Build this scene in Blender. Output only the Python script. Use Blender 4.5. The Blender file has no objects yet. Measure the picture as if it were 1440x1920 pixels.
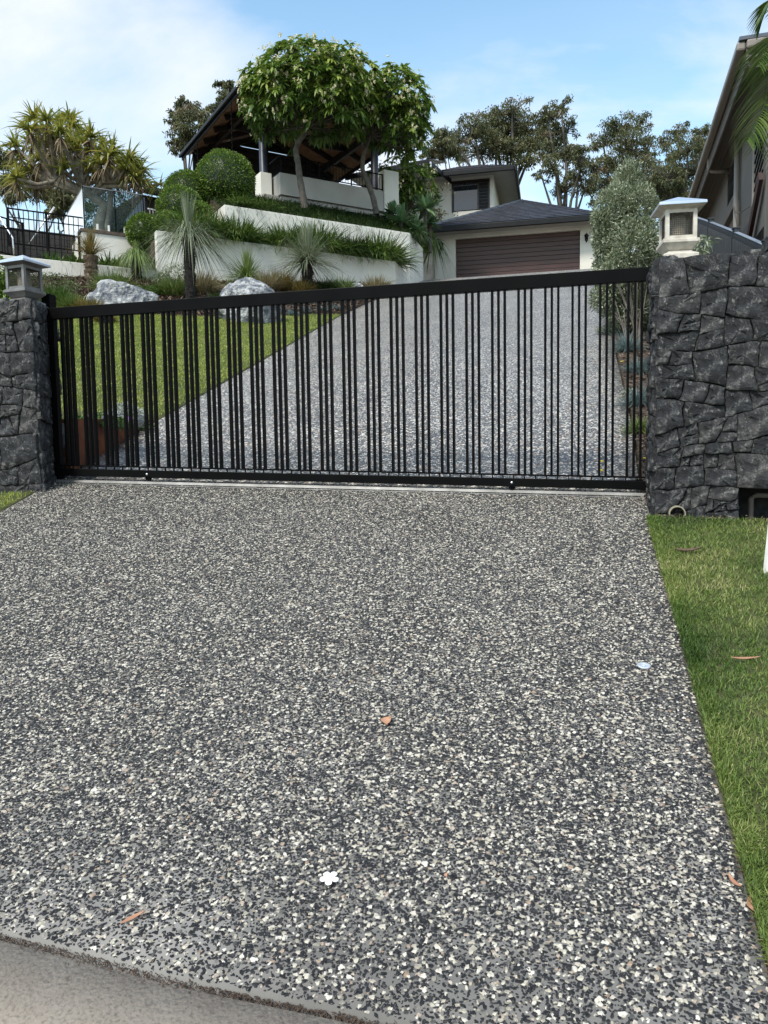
import bpy, bmesh, math, random
import numpy as np
random.seed(7); RNG = np.random.default_rng(11)
SC = bpy.context.scene; COL = SC.collection

# ------------------------------------------------------------------ camera, sky, sun, exposure
F = 1442.0; PITCH = math.radians(4.6); ROLL = math.radians(-0.9); CZ = 1.55
cam = bpy.data.cameras.new('camera'); camo = bpy.data.objects.new('camera', cam); COL.objects.link(camo)
cam.lens = 36 * F / 1920; cam.sensor_width = 36; cam.sensor_fit = 'AUTO'; cam.clip_start = .05; cam.clip_end = 900
def _rx(a): c, s = math.cos(a), math.sin(a); return np.array([[1, 0, 0], [0, c, -s], [0, s, c]])
def _rz(a): c, s = math.cos(a), math.sin(a); return np.array([[c, -s, 0], [s, c, 0], [0, 0, 1]])
RC = _rx(math.pi / 2 - PITCH) @ _rz(ROLL)
from mathutils import Matrix, Vector
M4 = Matrix([list(RC[0]) + [0], list(RC[1]) + [0], list(RC[2]) + [CZ], [0, 0, 0, 1]])
camo.matrix_world = M4; SC.camera = camo

SUN_EL, SUN_AZ = math.radians(50), math.radians(215)      # azimuth clockwise from +Y: behind the camera, to the left
world = bpy.data.worlds.new('World'); SC.world = world; world.use_nodes = True
def build_world():
    nt = world.node_tree; N = nt.nodes; L = nt.links; N.clear()
    out = N.new('ShaderNodeOutputWorld'); bg = N.new('ShaderNodeBackground'); sky = N.new('ShaderNodeTexSky')
    sky.sky_type = 'NISHITA'; sky.sun_disc = False; sky.sun_elevation = SUN_EL; sky.sun_rotation = SUN_AZ
    sky.air_density = 1.0; sky.dust_density = .6; sky.ozone_density = 1.6
    tc = N.new('ShaderNodeTexCoord'); sep = N.new('ShaderNodeSeparateXYZ'); L.new(tc.outputs['Generated'], sep.inputs[0])
    zc = N.new('ShaderNodeMath'); zc.operation = 'MAXIMUM'; zc.inputs[1].default_value = 0; L.new(sep.outputs[2], zc.inputs[0])
    za = N.new('ShaderNodeMath'); za.operation = 'ADD'; za.inputs[1].default_value = .22; L.new(zc.outputs[0], za.inputs[0])
    dx = N.new('ShaderNodeMath'); dx.operation = 'DIVIDE'; L.new(sep.outputs[0], dx.inputs[0]); L.new(za.outputs[0], dx.inputs[1])
    dy = N.new('ShaderNodeMath'); dy.operation = 'DIVIDE'; L.new(sep.outputs[1], dy.inputs[0]); L.new(za.outputs[0], dy.inputs[1])
    cb = N.new('ShaderNodeCombineXYZ'); L.new(dx.outputs[0], cb.inputs[0]); L.new(dy.outputs[0], cb.inputs[1])
    mp = N.new('ShaderNodeMapping'); mp.inputs['Location'].default_value = (3.9, .55, 0); mp.inputs['Rotation'].default_value = (0, 0, .5)
    mp.inputs['Scale'].default_value = (.75, 1.3, 1); L.new(cb.outputs[0], mp.inputs[0])
    n1 = N.new('ShaderNodeTexNoise'); n1.inputs['Scale'].default_value = 1.25; n1.inputs['Detail'].default_value = 9
    n1.inputs['Roughness'].default_value = .56; n1.inputs['Distortion'].default_value = .35; L.new(mp.outputs[0], n1.inputs['Vector'])
    rp = N.new('ShaderNodeValToRGB'); rp.color_ramp.elements[0].position = .43; rp.color_ramp.elements[1].position = .66
    L.new(n1.outputs[0], rp.inputs[0])
    # clouds gather low down
    hz = N.new('ShaderNodeMapRange'); hz.inputs[1].default_value = .50; hz.inputs[2].default_value = .12
    hz.inputs[3].default_value = 0; hz.inputs[4].default_value = .62; L.new(sep.outputs[2], hz.inputs[0])
    mx = N.new('ShaderNodeMath'); mx.operation = 'ADD'; mx.use_clamp = True; L.new(rp.outputs[0], mx.inputs[0])
    hn = N.new('ShaderNodeMath'); hn.operation = 'MULTIPLY'; L.new(hz.outputs[0], hn.inputs[0])
    n2 = N.new('ShaderNodeTexNoise'); n2.inputs['Scale'].default_value = 2.1; n2.inputs['Detail'].default_value = 7; L.new(mp.outputs[0], n2.inputs['Vector'])
    r2 = N.new('ShaderNodeValToRGB'); r2.color_ramp.elements[0].position = .34; r2.color_ramp.elements[1].position = .62; L.new(n2.outputs[0], r2.inputs[0])
    L.new(r2.outputs[0], hn.inputs[1]); L.new(hn.outputs[0], mx.inputs[1])
    fm = N.new('ShaderNodeMath'); fm.operation = 'MULTIPLY'; fm.inputs[1].default_value = .86; L.new(mx.outputs[0], fm.inputs[0])
    tint = N.new('ShaderNodeMix'); tint.data_type = 'RGBA'; tint.blend_type = 'MULTIPLY'; tint.inputs[0].default_value = 1
    tint.inputs[7].default_value = SKY_TINT; L.new(sky.outputs[0], tint.inputs[6])
    mix = N.new('ShaderNodeMix'); mix.data_type = 'RGBA'; L.new(fm.outputs[0], mix.inputs[0]); L.new(tint.outputs[2], mix.inputs[6])
    mix.inputs[7].default_value = CLOUD
    L.new(mix.outputs[2], bg.inputs[0]); bg.inputs[1].default_value = SKY_STRENGTH; L.new(bg.outputs[0], out.inputs[0])
SKY_TINT = (1.9, 2.1, 1.85, 1); CLOUD = (6.9, 6.9, 7.0, 1); SKY_STRENGTH = .125
build_world()
sl = bpy.data.lights.new('sun', 'SUN'); sl.energy = 3.4; sl.angle = math.radians(11); sl.color = (1, .94, .85)
so = bpy.data.objects.new('sun', sl); COL.objects.link(so)
_sd = Vector((math.sin(SUN_AZ) * math.cos(SUN_EL), math.cos(SUN_AZ) * math.cos(SUN_EL), math.sin(SUN_EL)))
so.rotation_euler = _sd.to_track_quat('Z', 'Y').to_euler(); so.location = (-5, -10, 30)
SC.view_settings.view_transform = 'Standard'; SC.view_settings.look = 'None'
SC.view_settings.exposure = 0.36; SC.view_settings.gamma = 1.0; SC.view_settings.use_curve_mapping = False
SC.cycles.max_bounces = 8; SC.cycles.transparent_max_bounces = 12

def ray(px, py):
    d = RC @ np.array([(px - 720) / F, -(py - 960) / F, -1.]); return d / d[1]
def at(px, py, d):
    r = ray(px, py) * d; return np.array([r[0], r[1], r[2] + CZ])

# ------------------------------------------------------------------ materials
def ramp(N, stops):
    r = N.new('ShaderNodeValToRGB'); e = r.color_ramp.elements
    while len(e) < len(stops): e.new(.5)
    for k, (p, c) in enumerate(stops):
        e[k].position = p; e[k].color = tuple(c) + (1,) if len(c) == 3 else c
    return r
def mat(name, col, rough=.7, col2=None, scale=5., bump=0., bscale=None, detail=5, metal=0., spec=.5, lo=.35, hi=.65, dist=.01, rnd=None, space='Object', trans=0., dirt=None, mixf=.75):
    """noise-mottled principled; rnd = (colour a, colour b) driven by the per-piece attribute"""
    m = bpy.data.materials.new(name); m.use_nodes = True; nt = m.node_tree; N = nt.nodes; L = nt.links
    b = N['Principled BSDF']; b.inputs['Roughness'].default_value = rough; b.inputs['Metallic'].default_value = metal
    b.inputs['Specular IOR Level'].default_value = spec
    tc = N.new('ShaderNodeTexCoord')
    n = N.new('ShaderNodeTexNoise'); n.inputs['Scale'].default_value = scale; n.inputs['Detail'].default_value = detail
    L.new(tc.outputs[space], n.inputs['Vector'])
    r = ramp(N, [(lo, col), (hi, col2 if col2 else col)]); L.new(n.outputs[0], r.inputs[0]); c = r.outputs[0]
    if rnd:
        a = N.new('ShaderNodeAttribute'); a.attribute_name = 'rnd'
        rr = ramp(N, [(k / (len(rnd) - 1), q) for k, q in enumerate(rnd)]); L.new(a.outputs['Fac'], rr.inputs[0])
        mx = N.new('ShaderNodeMix'); mx.data_type = 'RGBA'; mx.inputs[0].default_value = mixf
        L.new(c, mx.inputs[6]); L.new(rr.outputs[0], mx.inputs[7]); c = mx.outputs[2]
    if dirt:
        n3 = N.new('ShaderNodeTexNoise'); n3.inputs['Scale'].default_value = dirt[1]; n3.inputs['Detail'].default_value = 8
        mp = N.new('ShaderNodeMapping'); mp.inputs['Scale'].default_value = dirt[3] if len(dirt) > 3 else (1, 1, 1)
        L.new(tc.outputs[space], mp.inputs[0]); L.new(mp.outputs[0], n3.inputs['Vector'])
        r3 = ramp(N, [(.48, (0, 0, 0)), (.75, (dirt[2],) * 3)]); L.new(n3.outputs[0], r3.inputs[0])
        mx = N.new('ShaderNodeMix'); mx.data_type = 'RGBA'; L.new(r3.outputs[0], mx.inputs[0]); L.new(c, mx.inputs[6]); mx.inputs[7].default_value = tuple(dirt[0]) + (1,)
        c = mx.outputs[2]
    L.new(c, b.inputs['Base Color'])
    if bump:
        nb = N.new('ShaderNodeTexNoise'); nb.inputs['Scale'].default_value = bscale or scale * 3; nb.inputs['Detail'].default_value = 6
        L.new(tc.outputs[space], nb.inputs['Vector'])
        bp = N.new('ShaderNodeBump'); bp.inputs['Strength'].default_value = bump; bp.inputs['Distance'].default_value = dist
        L.new(nb.outputs[0], bp.inputs['Height']); L.new(bp.outputs[0], b.inputs['Normal'])
    if trans:
        tr = N.new('ShaderNodeBsdfTranslucent'); L.new(c, tr.inputs[0]); ms = N.new('ShaderNodeMixShader'); ms.inputs[0].default_value = trans
        L.new(b.outputs[0], ms.inputs[1]); L.new(tr.outputs[0], ms.inputs[2]); L.new(ms.outputs[0], N['Material Output'].inputs[0])
    return m

def aggregate_mat():
    m = bpy.data.materials.new('exposed_aggregate'); m.use_nodes = True; nt = m.node_tree; N = nt.nodes; L = nt.links
    b = N['Principled BSDF']; b.inputs['Roughness'].default_value = .5; tc = N.new('ShaderNodeTexCoord')
    wob = N.new('ShaderNodeTexNoise'); wob.inputs['Scale'].default_value = 60; L.new(tc.outputs['Object'], wob.inputs['Vector'])
    add = N.new('ShaderNodeMix'); add.data_type = 'RGBA'; add.blend_type = 'ADD'; add.inputs[0].default_value = .012
    L.new(tc.outputs['Object'], add.inputs[6]); L.new(wob.outputs['Color'], add.inputs[7])
    v = N.new('ShaderNodeTexVoronoi'); v.inputs['Scale'].default_value = 62; L.new(add.outputs[2], v.inputs['Vector'])
    e = N.new('ShaderNodeTexVoronoi'); e.feature = 'DISTANCE_TO_EDGE'; e.inputs['Scale'].default_value = 62; L.new(add.outputs[2], e.inputs['Vector'])
    sp = N.new('ShaderNodeSeparateColor'); L.new(v.outputs['Color'], sp.inputs[0])
    r = ramp(N, [(0, (.008, .010, .014)), (.34, (.018, .021, .028)), (.56, (.04, .045, .055)), (.64, (.14, .14, .14)), (.71, (.48, .45, .39)), (.86, (.78, .75, .68)), (.96, (.40, .24, .13))])
    r.color_ramp.interpolation = 'CONSTANT'; L.new(sp.outputs[0], r.inputs[0])
    re = ramp(N, [(.04, (1, 1, 1)), (.13, (0, 0, 0))]); L.new(e.outputs['Distance'], re.inputs[0])
    n = N.new('ShaderNodeTexNoise'); n.inputs['Scale'].default_value = 1.1; n.inputs['Detail'].default_value = 8; L.new(tc.outputs['Object'], n.inputs['Vector'])
    rc = ramp(N, [(.35, (.15, .148, .145)), (.68, (.25, .245, .235))]); L.new(n.outputs[0], rc.inputs[0])
    mx = N.new('ShaderNodeMix'); mx.data_type = 'RGBA'; L.new(re.outputs[0], mx.inputs[0]); L.new(r.outputs[0], mx.inputs[6]); L.new(rc.outputs[0], mx.inputs[7])
    L.new(mx.outputs[2], b.inputs['Base Color'])
    bp = N.new('ShaderNodeBump'); bp.inputs['Strength'].default_value = .5; bp.inputs['Distance'].default_value = .004; L.new(e.outputs['Distance'], bp.inputs['Height']); L.new(bp.outputs[0], b.inputs['Normal'])
    return m
def near_cement():
    return mat('cement_matrix', (.118, .113, .106), .8, (.205, .198, .187), 1.6, .6, 220, dist=.002, dirt=((.10, .098, .092), .9, .7))

def stone_mat():
    m = bpy.data.materials.new('dark_stone'); m.use_nodes = True; nt = m.node_tree; N = nt.nodes; L = nt.links
    b = N['Principled BSDF']; b.inputs['Roughness'].default_value = .62; tc = N.new('ShaderNodeTexCoord'); oi = N.new('ShaderNodeObjectInfo')
    n = N.new('ShaderNodeTexNoise'); n.inputs['Scale'].default_value = 9; n.inputs['Detail'].default_value = 9; n.inputs['Roughness'].default_value = .65
    L.new(tc.outputs['Object'], n.inputs['Vector'])
    r = ramp(N, [(.36, (.006, .0065, .008)), (.52, (.024, .026, .030)), (.66, (.075, .078, .083)), (.78, (.19, .19, .19))]); L.new(n.outputs[0], r.inputs[0])
    hv = N.new('ShaderNodeMix'); hv.data_type = 'RGBA'; hv.blend_type = 'MULTIPLY'; hv.inputs[0].default_value = 1
    ro = ramp(N, [(0, (.45, .49, .54)), (.6, (.85, .86, .9)), (1, (1.6, 1.46, 1.34))]); L.new(oi.outputs['Random'], ro.inputs[0])
    L.new(r.outputs[0], hv.inputs[6]); L.new(ro.outputs[0], hv.inputs[7])
    w = N.new('ShaderNodeTexNoise'); w.inputs['Scale'].default_value = 5; w.inputs['Detail'].default_value = 6; w.inputs['Distortion'].default_value = 1.4; L.new(tc.outputs['Object'], w.inputs['Vector'])
    rv = ramp(N, [(.492, (0, 0, 0)), (.5, (1, 1, 1)), (.508, (0, 0, 0))]); L.new(w.outputs[0], rv.inputs[0])
    w2 = N.new('ShaderNodeTexNoise'); w2.inputs['Scale'].default_value = 3.3; w2.inputs['Detail'].default_value = 10; w2.inputs['Roughness'].default_value = .75; L.new(tc.outputs['Object'], w2.inputs['Vector'])
    r2 = ramp(N, [(.56, (0, 0, 0)), (.69, (1, 1, 1))]); L.new(w2.outputs[0], r2.inputs[0])
    ml = N.new('ShaderNodeMath'); ml.operation = 'MULTIPLY_ADD'; L.new(rv.outputs[0], ml.inputs[0]); ml.inputs[1].default_value = .30; 
    m2 = N.new('ShaderNodeMath'); m2.operation = 'MULTIPLY'; m2.inputs[1].default_value = .75; L.new(r2.outputs[0], m2.inputs[0]); L.new(m2.outputs[0], ml.inputs[2]); ml.use_clamp = True
    mx = N.new('ShaderNodeMix'); mx.data_type = 'RGBA'; L.new(ml.outputs[0], mx.inputs[0]); L.new(hv.outputs[2], mx.inputs[6]); mx.inputs[7].default_value = (.34, .33, .31, 1)
    L.new(mx.outputs[2], b.inputs['Base Color'])
    nb = N.new('ShaderNodeTexNoise'); nb.inputs['Scale'].default_value = 24; nb.inputs['Detail'].default_value = 12; nb.inputs['Roughness'].default_value = .74; nb.inputs['Distortion'].default_value = .3
    L.new(tc.outputs['Object'], nb.inputs['Vector'])
    vf = N.new('ShaderNodeTexVoronoi'); vf.inputs['Scale'].default_value = 17; wv_ = N.new('ShaderNodeMix'); wv_.data_type = 'RGBA'; wv_.blend_type = 'ADD'; wv_.inputs[0].default_value = .12
    L.new(tc.outputs['Object'], wv_.inputs[6]); L.new(nb.outputs['Color'], wv_.inputs[7]); L.new(wv_.outputs[2], vf.inputs['Vector'])
    am = N.new('ShaderNodeMath'); am.operation = 'MULTIPLY_ADD'; am.inputs[1].default_value = .30; L.new(vf.outputs['Distance'], am.inputs[0]); L.new(nb.outputs[0], am.inputs[2])
    bp = N.new('ShaderNodeBump'); bp.inputs['Strength'].default_value = 1; bp.inputs['Distance'].default_value = .032; L.new(am.outputs[0], bp.inputs['Height']); L.new(bp.outputs[0], b.inputs['Normal'])
    fl = N.new('ShaderNodeTexNoise'); fl.inputs['Scale'].default_value = 26; fl.inputs['Detail'].default_value = 8; fl.inputs['Roughness'].default_value = .7; L.new(tc.outputs['Object'], fl.inputs['Vector'])
    rf = ramp(N, [(.58, (0, 0, 0)), (.66, (.8, .8, .8))]); L.new(fl.outputs[0], rf.inputs[0]); mf = N.new('ShaderNodeMix'); mf.data_type = 'RGBA'; L.new(rf.outputs[0], mf.inputs[0]); L.new(mx.outputs[2], mf.inputs[6]); mf.inputs[7].default_value = (.30, .30, .29, 1); L.new(mf.outputs[2], b.inputs['Base Color'])
    return m
def boards_mat(name, c1, c2, axis_scale, n_scale=3, rough=.6):
    m = mat(name, c1, rough, c2, n_scale, .15, n_scale * 4)
    nt = m.node_tree
    for nd in nt.nodes:
        if nd.type == 'TEX_NOISE':
            mp = nt.nodes.new('ShaderNodeMapping'); mp.inputs['Scale'].default_value = axis_scale
            src = nd.inputs['Vector'].links[0].from_socket; nt.links.new(src, mp.inputs[0]); nt.links.new(mp.outputs[0], nd.inputs['Vector'])
    return m
def glass_mat(name, col, alpha_mix, rough=.02):
    m = bpy.data.materials.new(name); m.use_nodes = True; nt = m.node_tree; N = nt.nodes; L = nt.links
    b = N['Principled BSDF']; b.inputs['Base Color'].default_value = col + (1,); b.inputs['Roughness'].default_value = rough; b.inputs['Specular IOR Level'].default_value = 1
    t = N.new('ShaderNodeBsdfTransparent'); t.inputs[0].default_value = (.80, .87, .87, 1); ms = N.new('ShaderNodeMixShader')
    fr = N.new('ShaderNodeFresnel'); fr.inputs[0].default_value = 1.5
    ma = N.new('ShaderNodeMath'); ma.operation = 'ADD'; ma.use_clamp = True; ma.inputs[1].default_value = alpha_mix; L.new(fr.outputs[0], ma.inputs[0])
    L.new(ma.outputs[0], ms.inputs[0]); L.new(t.outputs[0], ms.inputs[1]); L.new(b.outputs[0], ms.inputs[2]); L.new(ms.outputs[0], N['Material Output'].inputs[0])
    return m
def boulder_mat():
    m = mat('boulder_stone', (.10, .115, .14), .8, (.44, .45, .45), 7, 1.0, 18, detail=15, lo=.40, hi=.62, dist=.07, dirt=((.055, .06, .07), 12, .9))
    return m

MT = dict(
    agg=aggregate_mat(), cement=near_cement(), stone=stone_mat(),
    pebble=mat('pebble', (.1, .1, .1), .42, rnd=[(.007, .0075, .009), (.011, .012, .014), (.016, .017, .020), (.008, .008, .010), (.011, .012, .014), (.022, .023, .026), (.008, .008, .010), (.014, .015, .018), (.010, .010, .012), (.024, .025, .027), (.009, .009, .011), (.015, .016, .018), (.030, .030, .031), (.013, .013, .015), (.022, .022, .024), (.045, .045, .045), (.10, .098, .092), (.20, .19, .165), (.40, .365, .29), (.50, .47, .39), (.62, .59, .52), (.28, .20, .14)], scale=150, col2=(.12, .12, .12), spec=.25, mixf=.92),
    path=mat('footpath_concrete', (.255, .214, .172), .85, (.315, .272, .222), 6, .5, 90, detail=9, dist=.004, dirt=((.12, .10, .08), 120, .8)),
    joint=mat('joint_dirt', (.012, .010, .008), .95, (.06, .05, .035), 40, 1, 60, dist=.01),
    core=mat('mortar', (.012, .012, .013), .95, (.03, .03, .03), 20, .6, 60),
    soil=mat('soil', (.035, .025, .018), .95, (.09, .06, .04), 6, 1, 25, dist=.05),
    chips=mat('bark_chips', (.1, .07, .05), .9, rnd=[(.03, .02, .014), (.08, .05, .035), (.15, .10, .07), (.26, .19, .14), (.09, .055, .04)]),
    turfbase=mat('turf_soil', (.05, .07, .018), .95, (.14, .14, .055), 9, 1, 110, detail=9, dist=.03),
    verge=mat('verge_blade', (.05, .10, .015), .6, (.16, .17, .07), 1.4, rnd=[(.03, .07, .006), (.065, .135, .012), (.11, .20, .022), (.18, .26, .04), (.32, .35, .11), (.52, .47, .23)], trans=.25, lo=.42, hi=.62, detail=8),
    lawn=mat('lawn_blade', (.14, .22, .03), .6, (.21, .28, .05), .7, rnd=[(.18, .25, .02), (.29, .37, .035), (.40, .46, .07), (.48, .50, .14)], trans=.3),
    black=mat('black_powdercoat', (.0022, .0022, .0025), .42, (.004, .004, .0042), 3, .05, 300, spec=.06),
    alu=mat('galvanised_steel', (.24, .24, .235), .5, (.15, .15, .145), 8, .1, 40, metal=.6, dirt=((.12, .12, .12), 3, .8)),
    chrome=mat('bolt_steel', (.7, .7, .7), .25, metal=1),
    render=mat('cream_render', (.66, .645, .59), .85, (.71, .695, .64), 1.3, .25, 120, dist=.003, dirt=((.47, .455, .41), 2.2, .40, (1, 1, .35))),
    render_w=mat('grey_render', (.34, .335, .31), .85, (.39, .38, .355), 1.3, .25, 120, dist=.003, dirt=((.27, .26, .24), 1.5, .4, (1, 1, .3))),
    house=mat('house_render', (.60, .58, .515), .85, (.65, .63, .565), 1, .2, 120, dist=.003, dirt=((.42, .40, .36), 1.2, .4, (1, 1, .3))),
    oldwall=mat('weathered_render', (.66, .60, .53), .9, (.44, .34, .27), 2.5, .3, 30, detail=9, lo=.42, hi=.72),
    soffit=mat('soffit_board', (.30, .29, .265), .8, (.33, .32, .29), 2),
    fascia=mat('dark_fascia', (.005, .0055, .007), .45, (.009, .0095, .011), 4, spec=.2),
    tile=mat('roof_tile', (.035, .038, .052), .28, (.045, .05, .062), 3, .3, 30, rnd=[(.05, .057, .078), (.075, .083, .112), (.10, .11, .145)], spec=.9),
    door=boards_mat('garage_door_timber', (.030, .010, .0075), (.062, .022, .017), (.5, .5, 9), 3, .45),
    doorgap=mat('door_gap', (.006, .004, .004), .8),
    timber=boards_mat('lining_board', (.22, .115, .06), (.33, .19, .11), (6, 6, 6), 1.2, .55),
    darkwood=mat('dark_timber', (.012, .010, .010), .6, (.028, .022, .02), 4),
    deck=mat('deck_timber', (.06, .045, .035), .8, (.13, .10, .08), 6, .3, 30),
    column=mat('column_paint', (.025, .032, .05), .4, (.032, .040, .06), 3),
    winglass=mat('window_glass', (.02, .025, .03), .04, (.03, .035, .045), 1, spec=1),
    frame=mat('window_frame', (.02, .012, .010), .4),
    glass=glass_mat('pool_glass', (.02, .03, .035), .10), sky_sheen=mat('painted_sky_sheen', (.70, .74, .77), .15, (.80, .83, .86), .8, spec=1),  # side glass: reflected sky painted in as a pale opaque colour
    lantern=mat('lantern_stone', (.46, .43, .37), .75, (.58, .55, .49), 9, .3, 60, dirt=((.22, .19, .15), 14, .6)),
    lantern_m=mat('lantern_metal', (.15, .145, .14), .45, (.22, .215, .21), 9, .2, 60, metal=.5),
    lanroof=mat('lantern_roof_zinc', (.48, .55, .66), .28, (.60, .66, .75), 5, .05, 40, metal=.55),
    mesh=mat('lantern_mesh', (.05, .045, .035), .6, metal=.3), candle=mat('lamp_lining', (.26, .23, .18), .7, (.34, .30, .24), 12),
    corten=mat('corten_steel', (.12, .032, .012), .85, (.24, .075, .022), 7, .4, 60, detail=9, dirt=((.05, .016, .010), 4, .8)),
    boulder=boulder_mat(), 
    bark=mat('pale_bark', (.16, .14, .11), .9, (.30, .27, .22), 5, .8, 22, dist=.03),
    gumbark=mat('gum_bark', (.05, .042, .036), .9, (.13, .115, .10), 2, .5, 12, dist=.03),
    frbark=mat('frangipani_bark', (.05, .043, .034), .8, (.105, .092, .075), 7, .6, 25, dist=.02),
    gtrunk=mat('grasstree_trunk', (.006, .005, .005), .95, (.025, .02, .017), 20, 1, 60, dist=.03),
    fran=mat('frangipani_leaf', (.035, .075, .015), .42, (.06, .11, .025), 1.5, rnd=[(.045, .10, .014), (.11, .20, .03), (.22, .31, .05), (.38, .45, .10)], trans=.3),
    petal=mat('cream_petal', (.80, .76, .55), .6, rnd=[(.85, .83, .72), (.80, .72, .38)], trans=.2),
    box=mat('topiary_leaf', (.05, .10, .015), .5, (.08, .15, .025), 3, rnd=[(.03, .075, .008), (.08, .15, .015), (.16, .25, .03), (.26, .34, .05)], trans=.25),
    loman=mat('strap_leaf', (.04, .08, .015), .45, (.06, .11, .02), 3, rnd=[(.02, .055, .010), (.05, .11, .018), (.12, .20, .035), (.28, .31, .10)], trans=.2),
    mondo=mat('mondo_leaf', (.012, .030, .008), .45, (.022, .05, .012), 3, rnd=[(.008, .02, .006), (.018, .042, .010), (.04, .08, .015), (.12, .15, .05)], trans=.1),
    gtree=mat('grasstree_leaf', (.13, .17, .10), .5, (.2, .23, .15), 3, rnd=[(.07, .11, .05), (.15, .19, .11), (.26, .29, .19), (.34, .33, .22)], trans=.15),
    gtreeg=mat('grasstree_green_leaf', (.10, .17, .04), .5, (.17, .24, .06), 3, rnd=[(.06, .11, .02), (.14, .21, .05), (.26, .31, .10)], trans=.15),
    tan=mat('tan_grass', (.22, .19, .10), .7, (.3, .26, .15), 3, rnd=[(.10, .11, .04), (.24, .20, .10), (.40, .33, .20)], trans=.2),
    rust=mat('rusty_grass', (.14, .12, .03), .7, (.22, .15, .05), 3, rnd=[(.07, .10, .02), (.20, .17, .04), (.36, .22, .08)], trans=.2),
    olive_l=mat('grey_green_leaf', (.12, .15, .09), .5, (.2, .24, .15), 2, rnd=[(.07, .095, .045), (.17, .21, .11), (.34, .38, .25), (.58, .60, .48)], trans=.25),
    silver=mat('silver_leaf', (.3, .33, .33), .7, rnd=[(.16, .20, .20), (.34, .38, .38), (.5, .53, .52)], trans=.1),
    fescue=mat('blue_fescue', (.14, .20, .20), .6, rnd=[(.06, .10, .09), (.15, .22, .22), (.28, .36, .36)], trans=.15),
    green=mat('green_leaf', (.05, .11, .015), .5, rnd=[(.03, .07, .01), (.07, .14, .02), (.14, .22, .04)], trans=.2),
    agave=mat('agave_leaf', (.06, .13, .06), .4, (.10, .18, .09), 3, rnd=[(.045, .11, .05), (.11, .20, .09), (.22, .32, .14)], trans=.1),
    pand=mat('pandanus_leaf', (.12, .16, .03), .45, (.20, .22, .05), 1, rnd=[(.04, .07, .012), (.13, .17, .03), (.33, .34, .06), (.55, .48, .12)], trans=.3),
    dead=mat('dead_leaf', (.16, .12, .07), .8, rnd=[(.10, .07, .045), (.24, .18, .11)]),
    gum=mat('gum_leaf', (.06, .08, .035), .55, (.10, .11, .05), .5, rnd=[(.045, .055, .022), (.10, .115, .045), (.17, .175, .075), (.26, .19, .13)], trans=.35),
    palm=mat('palm_leaf', (.05, .10, .02), .35, (.09, .15, .03), 2, rnd=[(.02, .05, .01), (.06, .11, .02), (.15, .19, .05)], trans=.25),
    purple=mat('purple_petal', (.22, .07, .42), .6), pink=mat('pink_petal', (.30, .12, .22), .6), 
    white=mat('white_petal', (.86, .86, .84), .55, (.8, .8, .76), 30, trans=.15), yellow=mat('yellow_leaf', (.62, .50, .06), .6),
    brown=mat('brown_leaf', (.30, .15, .09), .7, (.42, .24, .15), 40), darkleaf=mat('dark_dry_leaf', (.07, .045, .03), .8, (.14, .09, .06), 30),
    neigh=mat('taupe_render', (.15, .138, .123), .85, (.175, .162, .145), 1.5, .2, 100, dist=.003), neighs=mat('taupe_soffit', (.12, .102, .088), .7, (.14, .12, .104), 2),
    neighf=mat('taupe_fascia', (.10, .086, .075), .5, (.12, .105, .09), 2), gutter=mat('gutter_paint', (.20, .175, .155), .35),
    pipe=mat('downpipe_paint', (.25, .225, .195), .4), redwood=mat('red_timber', (.035, .014, .012), .6),
    fence=mat('charcoal_sheet', (.018, .024, .032), .45, (.024, .030, .038), 4), capm=mat('rail_cap', (.42, .5, .62), .3, metal=.5),
    pvc=mat('pvc_pipe', (.34, .31, .22), .6, (.2, .18, .13), 12), whitepost=mat('white_paint', (.74, .74, .70), .6, (.66, .66, .62), 8, dirt=((.4, .38, .33), 10, .4)),
    disc=mat('survey_disc', (.42, .48, .56), .4, (.60, .65, .70), 60, metal=.4), ground=mat('ground_cover', (.045, .05, .02), .95, (.09, .08, .045), .8, .6, 5, dist=.1),
    spike=mat('spike_seed', (.10, .08, .05), .9), shed=mat('grey_cladding', (.22, .22, .21), .7, (.26, .26, .25), 2), eave=mat('white_fascia', (.72, .73, .74), .5),
)

# ------------------------------------------------------------------ mesh helpers
ORIG = {}
def wloc(o):
    v = np.zeros(3)
    while o is not None: v += np.array(o.location); o = o.parent
    return v
def mk(name, V, Fs, m, parent=None, smooth=False, rnd=None, local=False):
    V = np.asarray(V, float).reshape(-1, 3)
    if parent is not None and not local: V = V - wloc(parent)
    me = bpy.data.meshes.new(name)
    if isinstance(Fs, np.ndarray): Fs = [Fs]
    if len(Fs) and isinstance(Fs[0], np.ndarray) and Fs[0].ndim == 2:
        nl = sum(f.size for f in Fs); npoly = sum(len(f) for f in Fs)
        me.vertices.add(len(V)); me.vertices.foreach_set('co', V.astype(np.float32).ravel())
        me.loops.add(nl); me.loops.foreach_set('vertex_index', np.concatenate([f.ravel() for f in Fs]).astype(np.int32))
        tot = np.concatenate([np.full(len(f), f.shape[1]) for f in Fs]); st = np.concatenate([[0], np.cumsum(tot)[:-1]])
        me.polygons.add(npoly); me.polygons.foreach_set('loop_start', st.astype(np.int32)); me.polygons.foreach_set('loop_total', tot.astype(np.int32))
        me.update(calc_edges=True); me.validate()
    else:
        me.from_pydata([tuple(v) for v in V], [], [tuple(int(i) for i in f) for f in Fs]); me.update()
    if smooth: me.polygons.foreach_set('use_smooth', np.ones(len(me.polygons), bool))
    if rnd is not None and len(rnd) == len(me.vertices):
        a = me.attributes.new('rnd', 'FLOAT', 'POINT'); a.data.foreach_set('value', np.asarray(rnd, np.float32))
    if m is not None: me.materials.append(MT[m] if isinstance(m, str) else m)
    o = bpy.data.objects.new(name, me); COL.objects.link(o)
    if parent is not None: o.parent = parent
    return o
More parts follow.
